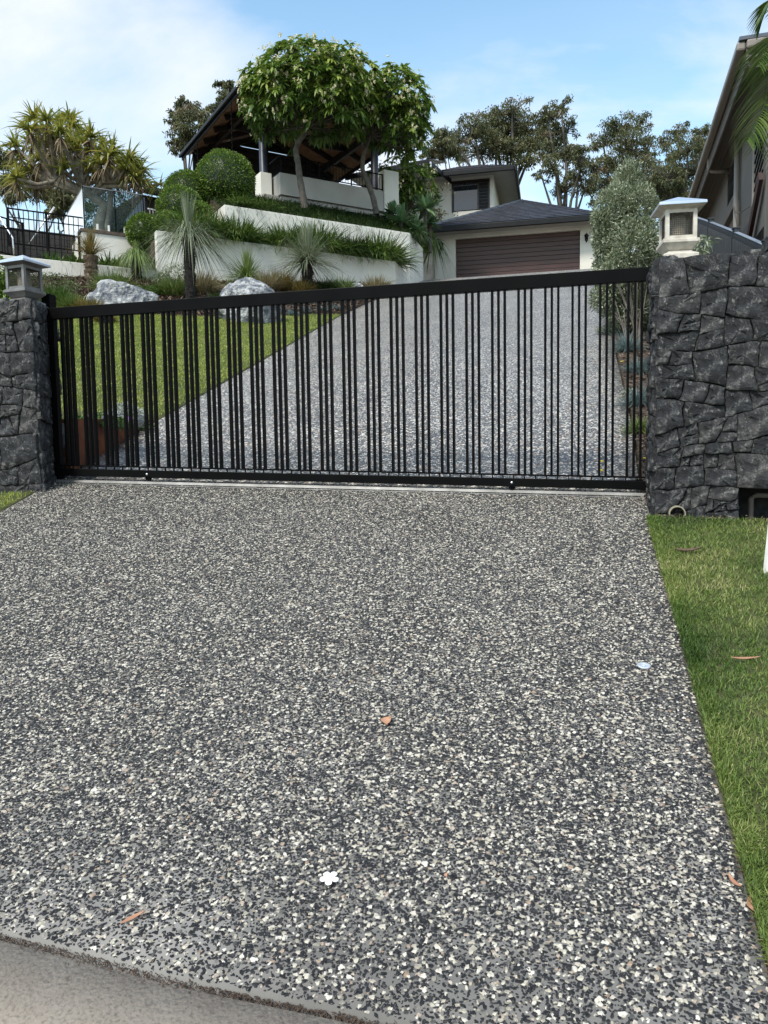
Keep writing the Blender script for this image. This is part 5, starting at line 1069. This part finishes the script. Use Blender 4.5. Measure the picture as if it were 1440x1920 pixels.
# creeper on the house wall
parts = []
for k in range(26):
    a = at(792 + RNG.uniform(-6, 22), RNG.uniform(345, 420), 34.0); n = 26; T_ = RNG.random((n, 1)); D = np.array([RNG.uniform(.3, 1.1), -.25, RNG.uniform(-.4, .5)]); P = a + D * T_ * RNG.uniform(.3, 1.1) + RNG.normal(0, .06, (n, 3)); parts.append(strips(P, RNG.normal(size=(n, 3)), .11, .06, .3, [(0, .3), (.5, 1), (1, .1)], roll=1.4))
V, Q, R = join(parts); tag(mk('creeper', V, Q, 'gum', rnd=R), 'wispy creeper climbing the upper house wall left of the window', 'creeper')

# pandanus
def pandanus():
    d = 27.; fork = at(172, 368, d); base = at(192, 452, d); g = thing('pandanus_tree', 'broad pandanus tree with yellow green spiky heads behind the glass fence', 'tree', base)
    heads = [(32, 335), (38, 300), (30, 275), (58, 268), (55, 245), (82, 250), (88, 228), (112, 232), (112, 252), (135, 240), (148, 250), (128, 268), (160, 272), (98, 280), (75, 300), (60, 322), (120, 292), (150, 300), (178, 288), (188, 308), (205, 292), (222, 308), (212, 330), (236, 318), (250, 312), (252, 335), (236, 340), (90, 318), (120, 318), (165, 325), (38, 348), (70, 345), (195, 335), (45, 320), (75, 275), (100, 262), (170, 258), (140, 285), (192, 272), (212, 285), (240, 300), (262, 322), (105, 335), (180, 340), (262, 345), (65, 225), (130, 225)]
    B = MB(); B.tube([base, at(186, 420, d), at(196, 385, d), fork], [.24, .22, .18, .17], 10); B.tube([base + [.1, 0, 0], at(205, 400, d), at(208, 360, d), at(200, 335, d)], [.12, .11, .10, .09], 8); B.build('trunk', 'bark', g, True)
    B = MB(); G_, G2 = [], []
    for i, (x, y) in enumerate(heads):
        c = at(x, y, d + RNG.uniform(-1.6, 1.6)); hubs = [at(110, 340, d), at(150, 335, d), at(200, 345, d)]; hb_ = min(hubs, key=lambda q: np.linalg.norm(q - c)); B.tube([fork, hb_ + RNG.normal(0, .08, 3), (hb_ + c) / 2 - z3 * .15, c], [.12, .085, .065, .05], 6, False)
        out = unit(c - at(150, 345, d)) * .55 + z3 * .8
        n = 60; D = sph(n, -.4); D = unit(D + out * .6); G_.append(strips(np.repeat(c[None], n, 0), D, RNG.uniform(.5, 1.0, n), .068, RNG.uniform(.15, .9, n), BLADE, rnd=np.clip(RNG.normal(.55, .28, n) + .12 * D[:, 2], 0, 1), roll=.5))
        n = 20; D = sph(n, -1); D[:, 2] = -abs(D[:, 2]) - .25; G2.append(strips(np.repeat((c - z3 * .1)[None], n, 0), D, RNG.uniform(.3, .8, n), .05, .4, BLADE))
    B.build('branches', 'bark', g, True)['kind'] = 'stuff'
    V, Q, R = join(G_); mk('leaf_heads', V, Q, 'pand', g, rnd=R); V, Q, R = join(G2); mk('dead_leaves', V, Q, 'dead', g, rnd=R)
pandanus()
c = at(300, 345, 30); g = thing('pandanus_tree', 'small yellow pandanus branch poking out beside the dark tiled roof', 'tree', at(285, 420, 30)); V, Fs = tube_np([at(245, 385, 29), at(270, 352, 30), c], [.07, .06, .05], 7); mk('trunk', V, Fs, 'bark', g)
V, Q, R = join([blades_from(q, 26, .6, .05, (-30, 80), (.2, 1.2), BLADE, .04) for q in (c, at(318, 340, 30), at(285, 350, 30))]); mk('leaf_heads', V, Q, 'pand', g, rnd=R)
leafball('hedge_shrub', 'dark green shrub seen through the glass fence', [(at(180, 405, 30), (.8, .6, .7)), (at(215, 400, 30), (.7, .6, .8)), (at(245, 408, 30), (.6, .6, .6))], 'box', (.12, .05), 4200, up=-1)

# gum trees
def gum(label, base, lumps, d, n=7000, tr=.35, leaf=(.19, .060), m='gum'):
    b0 = at(*base, d); zg = float(land(b0[0], d)) - .3; b0 = np.array([b0[0], d, zg]); g = thing('gum_tree', label, 'tree', b0, 'gum trees behind the houses')
    n = int(n * 1.5); L_ = [(at(x, y, d + RNG.uniform(-2, 2)), rx * 1.12 * px_m(d), ry * 1.15 * px_m(d)) for x, y, rx, ry in lumps]; cen = np.mean([q[0] for q in L_], 0); fork = b0 + (cen - b0) * .45; fork[2] = b0[2] + (cen[2] - b0[2]) * .55
    V, Fs = tube_np([b0, (b0 + fork) / 2 + [tr * .5, 0, 0], fork], [tr, tr * .8, tr * .6], 9); mk('trunk', V, Fs, 'gumbark', g, True)
    B = MB(); parts = []; tot = sum(q[1] * q[2] for q in L_)
    for c, rx, ry in L_:
        mid = fork + (c - fork) * .55 + np.array([RNG.normal(0, .3), 0, -.3]); B.tube([fork - z3 * .3, mid, c], [tr * .42, tr * .28, tr * .12], 6, False)
        ncl = max(6, int(20 * rx * ry / (tot / len(L_)))); D = sph(ncl, -.8); C = c + D * np.array([rx, rx * .8, ry]) * (RNG.random((ncl, 1)) ** .45)
        k = int(n * rx * ry / tot / ncl)
        for q in C:
            B.tube([c - z3 * ry * .3 + (q - c) * .1, (c + q) / 2 - z3 * .1, q], [tr * .13, tr * .08, tr * .04], 4, False)
            cr = RNG.uniform(.30, .62) * (rx + ry) / 2 * .85; P = q + sph(k, -.8) * (RNG.random((k, 1)) ** .5) * np.array([cr, cr, cr * .62]); base_r = np.clip(RNG.normal(.45, .22), 0, 1)
            DD = RNG.normal(0, .6, (k, 3)); DD[:, 2] -= .35; parts.append(strips(P, DD, RNG.uniform(leaf[0] * .6, leaf[0] * 1.2, k), leaf[1], .2, [(0, .5), (.5, 1), (1, .1)], rnd=np.clip(base_r + RNG.normal(0, .15, k), 0, 1), roll=1.4))
    B.build('limbs', 'gumbark', g, True)['kind'] = 'stuff'; V, Q, R = join(parts); mk('foliage', V, Q, m, g, rnd=R)
gum('broad gum tree rising behind the upper storey roof', (950, 380), [(855, 262, 28, 22), (890, 245, 34, 26), (925, 225, 34, 24), (960, 205, 32, 20), (945, 250, 42, 30), (985, 240, 34, 32), (900, 280, 45, 20), (960, 282, 42, 22), (1000, 275, 34, 26), (850, 285, 26, 14), (930, 262, 46, 26), (975, 300, 40, 16), (1010, 245, 26, 24)], 52, 12500, .4)
gum('leaning gum tree with bare lower branches right of the garage roof', (1062, 388), [(1052, 200, 20, 16), (1025, 215, 24, 18), (1062, 240, 22, 22), (1035, 262, 26, 26), (1070, 290, 24, 26), (1040, 315, 22, 18), (1085, 330, 22, 18), (1015, 330, 14, 10), (1060, 352, 26, 16), (1098, 350, 24, 20), (1092, 300, 20, 22), (1040, 285, 30, 22)], 49, 7000, .3)
gum('rounded gum tree between the garage and the grey green shrub', (1165, 400), [(1160, 240, 34, 24), (1195, 236, 28, 20), (1130, 265, 28, 26), (1180, 275, 44, 32), (1215, 280, 26, 28), (1150, 310, 40, 28), (1200, 325, 44, 30), (1115, 320, 22, 30), (1130, 360, 32, 28), (1165, 345, 44, 30), (1200, 365, 44, 26), (1230, 345, 30, 26)], 54, 12500, .4)
gum('wispy gum tree beside the neighbouring roof', (1280, 400), [(1275, 245, 20, 14), (1305, 245, 22, 16), (1290, 275, 32, 24), (1262, 290, 24, 22), (1320, 268, 20, 20), (1285, 320, 40, 28), (1250, 330, 28, 26), (1270, 355, 44, 24), (1230, 375, 34, 26), (1310, 330, 30, 26), (1255, 265, 22, 18), (1320, 295, 24, 22), (1240, 350, 30, 22), (1300, 370, 34, 20)], 50, 10500, .3)
gum('slender gum tree left of the pavilion roof', (352, 330), [(352, 196, 20, 12), (335, 222, 22, 14), (362, 218, 26, 16), (380, 238, 16, 14), (345, 248, 24, 16), (335, 275, 18, 14), (365, 272, 20, 14)], 45, 5200, .16)
gum('far gum tree tips showing above the pavilion gutter', (425, 320), [(412, 158, 13, 7), (430, 162, 12, 8), (425, 182, 18, 10), (405, 205, 16, 10)], 47, 1800, .14)
gum('thin gum tree at the left edge behind the pandanus', (60, 430), [(5, 300, 22, 22), (8, 345, 26, 20), (70, 362, 30, 14), (110, 372, 26, 14), (30, 372, 24, 12), (150, 385, 22, 16)], 44, 4800, .16)
gum('low olive green gum seen left of the glass side panels', (128, 430), [(118, 375, 20, 18), (138, 362, 18, 14), (110, 395, 18, 16)], 33, 2400, .10, (.15, .06))
gum('dark gum behind the small frangipani and the upper roof', (845, 340), [(830, 262, 20, 18), (838, 285, 22, 14), (800, 290, 18, 10)], 44, 2200, .15)

# olive green shrub tree right of the driveway
dO = 12.6; kO = px_m(dO)
g = thing('olive_tree', 'silvery grey green olive tree between driveway and right stone wall', 'tree', hit(1185, 640, land))
lump = [(1178, 345, 30, 44), (1155, 395, 40, 50), (1200, 400, 36, 55), (1148, 455, 34, 45), (1190, 470, 52, 60), (1165, 520, 46, 50), (1212, 540, 34, 55), (1180, 580, 42, 36), (1130, 560, 26, 24), (1120, 410, 12, 14), (1132, 440, 22, 44), (1130, 505, 20, 44), (1175, 560, 50, 50), (1205, 600, 34, 40), (1165, 620, 30, 26), (1215, 500, 24, 60)]
leafball('olive_tree', '', [(at(x, y, dO + RNG.uniform(-.2, .3)), (rx * kO, rx * kO * .9, ry * kO)) for x, y, rx, ry in lump], 'olive_l', (.055, .021), 52000, parent=g, part='foliage', up=-1, shell=.25, droop=0)
B = MB(); b0 = hit(1185, 650, land)
for x, y, rx, ry in lump[:9]:
    for _ in range(2): q = at(x + RNG.uniform(-rx, rx) * .7, y + RNG.uniform(-ry, ry) * .6, dO + RNG.uniform(.1, .5)); B.tube([b0 + [RNG.uniform(-.15, .15), 0, 0], (b0 + q) / 2 + [RNG.uniform(-.1, .1), 0, .1], q], [.010, .007, .003], 5, False)
B.build('stems', 'gumbark', g, True)
leafball('shrub', 'small grey leaved sprig between the right lantern and the sheet fence', [(at(1320, 455, 6.2), (.07, .07, .045)), (at(1312, 470, 6.2), (.08, .07, .05)), (at(1328, 450, 6.2), (.05, .05, .04))], 'olive_l', (.05, .018), 130, up=-1, shell=.1)
# side bed planting
for px, py, r, h, m, lb in ((1176, 660, 24, 62, 'fescue', 'tall blue fescue clump highest up the side bed'), (1198, 700, 24, 50, 'fescue', 'blue fescue clump second down the side bed'), (1196, 762, 24, 62, 'fescue', 'pale blue fescue clump third down the side bed'), (1199, 812, 18, 50, 'gtreeg', 'green grass clump lowest in the side bed by the wall'), (1172, 600, 22, 46, 'fescue', 'blue grey clump under the olive tree')):
    p = hit(px, py, land); k = px_m(p[1]); tussock(lb, p, r * k, h * k, m, n=700, W=.005, name='blue_fescue', group=None, el=(12, 88), droop=(.3, 1.2))
for px, py, r, lb in ((1145, 622, 26, 'silvery ground cover spilling over the driveway edge'), (1178, 745, 10, 'small pale ground cover tuft beside the blue clump'), (1190, 622, 22, 'grey leafed ground cover under the olive tree')):
    p = hit(px, py, land); k = px_m(p[1]); leafball('ground_cover', lb, [(p + z3 * .03, (r * k, r * k, .07))], 'olive_l', (.035, .012), 900 if r > 12 else 200, cat='plant')
# planter at the left of the drive
pts = np.array([[XL(y) - .03, y] for y in (6.98, 7.6, 8.3, 9.0)]); zt0, zt1 = 1.875, 1.935
pl = thing('steel_planter', 'rusty corten steel planter behind the left end of the gate', 'planter', (pts[0][0], pts[0][1], 1.35))
b = MB()
for i in range(3):
    p, q = pts[i], pts[i + 1]; za_, zb2_ = zt0 + (zt1 - zt0) * i / 3, zt0 + (zt1 - zt0) * (i + 1) / 3; n_ = np.array([-.012, 0, 0])
    P_ = np.append(p, float(drv(*p)) - .1); Q_ = np.append(q, float(drv(*q)) - .1); Pt, Qt = np.append(p, za_), np.append(q, zb2_); b.add([P_, Q_, Q_ + n_, P_ + n_, Pt, Qt, Qt + n_, Pt + n_], QB)
b.build('side_plate', 'corten', pl)
b = MB(); b.obox((pts[0][0] - 1.9, 6.98, 1.1), (1.9, 0, 0), (0, .012, 0), (0, 0, zt0 - 1.1)); b.build('front_plate', 'corten', pl)
b = MB(); b.obox((pts[3][0] - 1.9, 9.0, 1.6), (1.9, 0, 0), (0, .012, 0), (0, 0, zt1 - 1.6)); b.build('back_plate', 'corten', pl)
b = MB(); b.prism([(pts[0][0] - 1.9, 7.0), (pts[0][0] - .012, 7.0), (pts[1][0] - .012, 7.6), (pts[2][0] - .012, 8.3), (pts[3][0] - .012, 8.98), (pts[3][0] - 1.9, 8.98)], 1.2, 1.83); b.build('soil', 'soil', pl)
def pl_at(px, d, z=1.84): q = at(px, 800, d); return np.array([q[0], d, z])
tussock('grey green grass tuft at the left of the steel planter', pl_at(152, 8.4), .20, .34, 'gtreeg', 420, .006, el=(30, 88))
leafball('silver_bush', 'silvery fine leaved bush at the right of the steel planter', [(pl_at(235, 8.2) + z3 * .10, (.20, .16, .15)), (pl_at(215, 8.5) + z3 * .06, (.14, .14, .12))], 'silver', (.045, .008), 2600, cat='plant')
leafball('pansy_plant', 'green pansy foliage filling the steel planter', [(pl_at(185, 8.0) + z3 * .03, (.24, .2, .09)), (pl_at(160, 7.8) + z3 * .02, (.2, .2, .07)), (pl_at(210, 7.7) + z3 * .02, (.16, .2, .06)), (pl_at(262, 8.5), (.2, .2, .05))], 'green', (.04, .025), 2400, cat='plant')
def flower(name, label, c, r, m, up=(0, -.5, 1), n=5, cat='flower', w=.8, group=None, eye=None):
    c = np.array(c, float); ax = unit(np.array(up, float)); s1 = unit(np.cross(ax, [.9, .2, .1])); s2 = np.cross(ax, s1); a = np.arange(n) * 6.283 / n + .3
    D = unit(s1[None] * np.cos(a)[:, None] + s2[None] * np.sin(a)[:, None] + ax * .12)
    prof = [(0, .22), (.25, .62), (.5, .95), (.75, 1), (.92, .7), (1, .2)]; V = []; Fs = []
    for i in range(n):
        sd = np.cross(ax, D[i]); sd /= np.linalg.norm(sd); k0 = len(V)
        for s_, w_ in prof:
            q = c + D[i] * r * s_ + ax * r * (.18 * s_ - .22 * s_ * s_ + .02 * i); V += [q - sd * w * w_ * r / 2 + ax * r * .05, q, q + sd * w * w_ * r / 2 + ax * r * .03]
        for j in range(len(prof) - 1):
            e = k0 + j * 3; Fs += [(e, e + 1, e + 4, e + 3), (e + 1, e + 2, e + 5, e + 4)]
    return tag(mk(name, V, Fs, m, smooth=True), label, cat, group)
flower('pansy', 'purple pansy flower nearest the silver bush in the steel planter', pl_at(198, 7.65, 1.915), .030, 'purple', (0, -1, .5)); flower('pansy', 'pinkish pansy flower at the left in the steel planter', pl_at(164, 7.7, 1.925), .026, 'pink', (0, -1, .5)); flower('pansy', 'pale mauve pansy flower below the silver bush', pl_at(240, 8.0, 1.915), .030, 'purple', (.3, -1, .4)); flower('pansy', 'small pink pansy flower in the middle of the planter', pl_at(172, 7.9, 1.95), .022, 'pink', (-.2, -1, .4))

# left edge bush
leafball('shrub', 'tall yellowish green bush left of the left lantern', [(at(2, 520, 13), (.22, .3, .35)), (at(8, 560, 13), (.25, .3, .3)), (at(-20, 540, 13), (.3, .3, .4))], 'box', (.07, .03), 3600, up=-1)

# palm at the right edge
def palm():
    cw = at(1500, 118, 7.6); g = thing('palm_tree', 'palm tree whose fronds hang in at the top right', 'palm', (cw[0] + .1, cw[1], float(land(cw[0], cw[1])))); b0 = np.array([cw[0] + .12, cw[1], float(land(cw[0], cw[1])) - .1])
    V, Fs = tube_np([b0 + (cw - b0) * (k / 10) for k in range(11)], [.085 - .002 * k for k in range(11)], 12); mk('trunk', V, Fs, 'bark', g, True)
    def frond(P, Ll=.52, n=50, sagl=.5, both=(1, 1)):
        P = [np.array(q) for q in P]; t = np.linspace(0, 1, 24); k = len(P) - 1; C = []
        for u in t:     # bezier
            Q = P[:]
            while len(Q) > 1: Q = [Q[i] * (1 - u) + Q[i + 1] * u for i in range(len(Q) - 1)]
            C.append(Q[0])
        C = np.array(C); f = mk('frond', *tube_np(C, np.linspace(.016, .003, 24), 5), 'palm', g, True)
        T = np.gradient(C, axis=0); T = unit(T); parts = []
        for sd in (-1, 1):
            if not both[(sd + 1) // 2]: continue
            u = np.linspace(.10, 1, n); B_ = np.stack([np.interp(u, t, C[:, i]) for i in range(3)], 1); TT = unit(np.stack([np.interp(u, t, T[:, i]) for i in range(3)], 1)); S = unit(np.cross(TT, [0, 0, 1.])) * sd
            D = unit(S * 1. + TT * (.55 + .5 * u)[:, None] + RNG.normal(0, .04, (n, 3)) + [0, 0, .12]); L_ = Ll * np.sin(np.pi * (.18 + .74 * u)) ** .8; parts.append(strips(B_, D, L_, .022, RNG.uniform(.85, 1.15, n) * sagl, BLADE5, roll=.25))
        V, Q, R = join(parts); mk('leaflets', V, Q, 'palm', f, rnd=R)
    frond([cw, at(1475, 95, 7.4), at(1440, 190, 7.1), at(1402, 262, 7.0)], .40)
    frond([cw, at(1482, 40, 7.4), at(1452, 40, 7.2), at(1422, 120, 7.1)], .40)
    frond([cw, at(1500, -10, 7.6), at(1462, -50, 7.5), at(1424, 40, 7.6)], .34)
    for a in (.2, 1.2, 2.1, 3.9, 5.2):
        e = np.array([math.cos(a), math.sin(a), 0]); 
        if a > 2 and a < 4.8: e = e * .8 + np.array([.5, 0, 0])
        frond([cw, cw + e * .5 + z3 * .7, cw + e * 1.2 + z3 * .6, cw + e * 1.7 - z3 * .3], .5, 40)
palm()

# ------------------------------------------------------------------ small things on the ground
def flat_leaf(name, label, px, py, L, W, m, ang, curl=.15, group=None, cat='leaf', fn=drv, dz=.006):
    p = hit(px, py, fn) + z3 * dz; n = 9; V = []; Fs = []; d = np.array([math.cos(ang), math.sin(ang), 0]); sd = np.array([-d[1], d[0], 0]); slope = lambda q: float(fn(q[0], q[1]))
    for i in range(n):
        u = i / (n - 1) ; w = W * math.sin(math.pi * min(max(u, .02), .97)) ** .8 * (1.15 - .4 * u); c = p + d * (u - .5) * L + sd * W * .35 * math.sin(u * 3.2)
        for j, o_ in enumerate((-1, -.5, 0, .5, 1)):
            q = c + sd * o_ * w / 2; q[2] = slope(q) + dz + curl * L * ((u - .4) ** 2) + curl * W * 1.4 * o_ ** 2 * .5; V.append(q)
    for i in range(n - 1):
        for j in range(4): e = i * 5 + j; Fs.append((e, e + 1, e + 6, e + 5))
    o = mk(name, V, Fs, m, smooth=True); md = o.modifiers.new('thick', 'SOLIDIFY'); md.thickness = .0006; return tag(o, label, cat, group)
flat_leaf('fallen_leaf', 'rounded light brown fallen leaf in the middle of the driveway apron', 730, 1360, .045, .040, 'brown', 1.2, .3)
flat_leaf('fallen_leaf', 'long thin reddish brown leaf near the dark footpath joint', 250, 1736, .062, .014, 'brown', .55, .35)
flat_leaf('fallen_leaf', 'curled brown leaf at the right edge of the apron', 1377, 1668, .045, .014, 'brown', 1.9, .4)
flat_leaf('fallen_leaf', 'long pale dry leaf lying in the verge grass beside the metal disc', 1398, 1252, .11, .016, 'brown', -.15, .3, dz=.024)
flat_leaf('fallen_leaf', 'dark curled leaf on the verge near the stone wall', 1290, 1044, .13, .03, 'darkleaf', -.25, .5, dz=.022)
flat_leaf('fallen_leaf', 'small tan leaf caught between apron edge and verge near the bottom', 1410, 1715, .045, .016, 'brown', 1.4, .4)
flat_leaf('fallen_leaf', 'small pale orange leaf scrap right of the white flower', 838, 1648, .014, .010, 'brown', 1.4, .4)
flat_leaf('twig', 'short dark twig on the footpath', 128, 1832, .028, .002, 'darkleaf', .9, .1, cat='twig', dz=-.008)
for i, (px, py, lb) in enumerate(((1166, 682, 'yellow fallen leaf highest up the side bed'), (1190, 699, 'yellow fallen leaf beside the blue fescue'), (1209, 816, 'yellow fallen leaf by the corner of the right wall'), (1211, 866, 'lowest yellow fallen leaf in the side bed'), (1126, 889, 'yellow fallen leaf on the driveway just inside the gate'), (1127, 872, 'small yellow leaf above the other one inside the gate'))):
    flat_leaf('yellow_leaf', lb, px, py, .045, .03, 'yellow', i * 1.1, .4, 'yellow fallen leaves inside the gate', fn=land, dz=.02)
c = hit(618, 1662, drv) + z3 * .010; flower('fallen_flower', 'white five petalled frangipani flower lying on the apron', c, .026, 'white', (0, -.21, 1), w=.72)
flower('fallen_flower', 'tiny white petal cluster lying close to the gate track', hit(350, 930, drv) + z3 * .006, .012, 'white', (0, -.21, 1), w=.8)
p = hit(1207, 1251, drv); n = 28; V = []; rr = [(.026, .001), (.026, .0045), (.023, .0062), (.013, .0062), (.012, .0048), (.006, .0048), (.005, .0075)]; nn_ = unit(np.array([-.019, -.2095, 1.])); s1 = unit(np.cross([0, 1, 0], nn_)); s2 = np.cross(nn_, s1)
for r_, h_ in rr:
    for j in range(n): a = 6.283 * j / n; V.append(p + nn_ * (h_ + .003) + s1 * r_ * math.cos(a) + s2 * r_ * math.sin(a))
tag(mk('marker_disc', V, [(k * n + j, k * n + (j + 1) % n, (k + 1) * n + (j + 1) % n, (k + 1) * n + j) for k in range(len(rr) - 1) for j in range(n)] + [tuple(range((len(rr) - 1) * n, len(rr) * n))], 'disc', smooth=False), 'small round bluish metal disc set in the apron near the verge', 'disc')
p = hit(1436, 1079, drv); b = MB(); b.obox(p + np.array([-.002, 0, -.05]), (.10, .02, 0), (-.006, .03, 0), (.05, 0, .62)); o = bev(b.build('marker_post', 'whitepost'), .004); tag(o, 'white painted post leaning at the right edge of the verge', 'post')
# dry leaf litter along the foot of the right wall and the verge edge
n = 260; t = RNG.random(n); base = np.stack([1.78 + GD[0] * t * 1.3, 5.02 + GD[1] * t * 1.3], 1) + RNG.normal(0, .02, (n, 2)) + [.0, -.05]; V, Q, R = strips(np.column_stack([base, drv(base[:, 0], base[:, 1]) + .014]), sph(n) * [1, 1, .2], RNG.uniform(.01, .03, n), .01, 0, BLADE)
tag(mk('leaf_litter', V, Q, 'chips', rnd=R), 'dry leaf litter along the foot of the right stone wall', 'leaf litter', kind='stuff')
n = 900; y = RNG.uniform(1.2, 4.9, n); x = XR(y) + .006 + RNG.normal(0, .004, n); V, Q, R = strips(np.column_stack([x, y, drv(x, y) + .0]), sph(n) * [1, 1, .3], RNG.uniform(.008, .02, n), .006, 0, BLADE)
tag(mk('edge_debris', V, Q, 'chips', rnd=R * .5), 'dark dirt and scraps along the gap beside the apron edge', 'debris', kind='stuff')
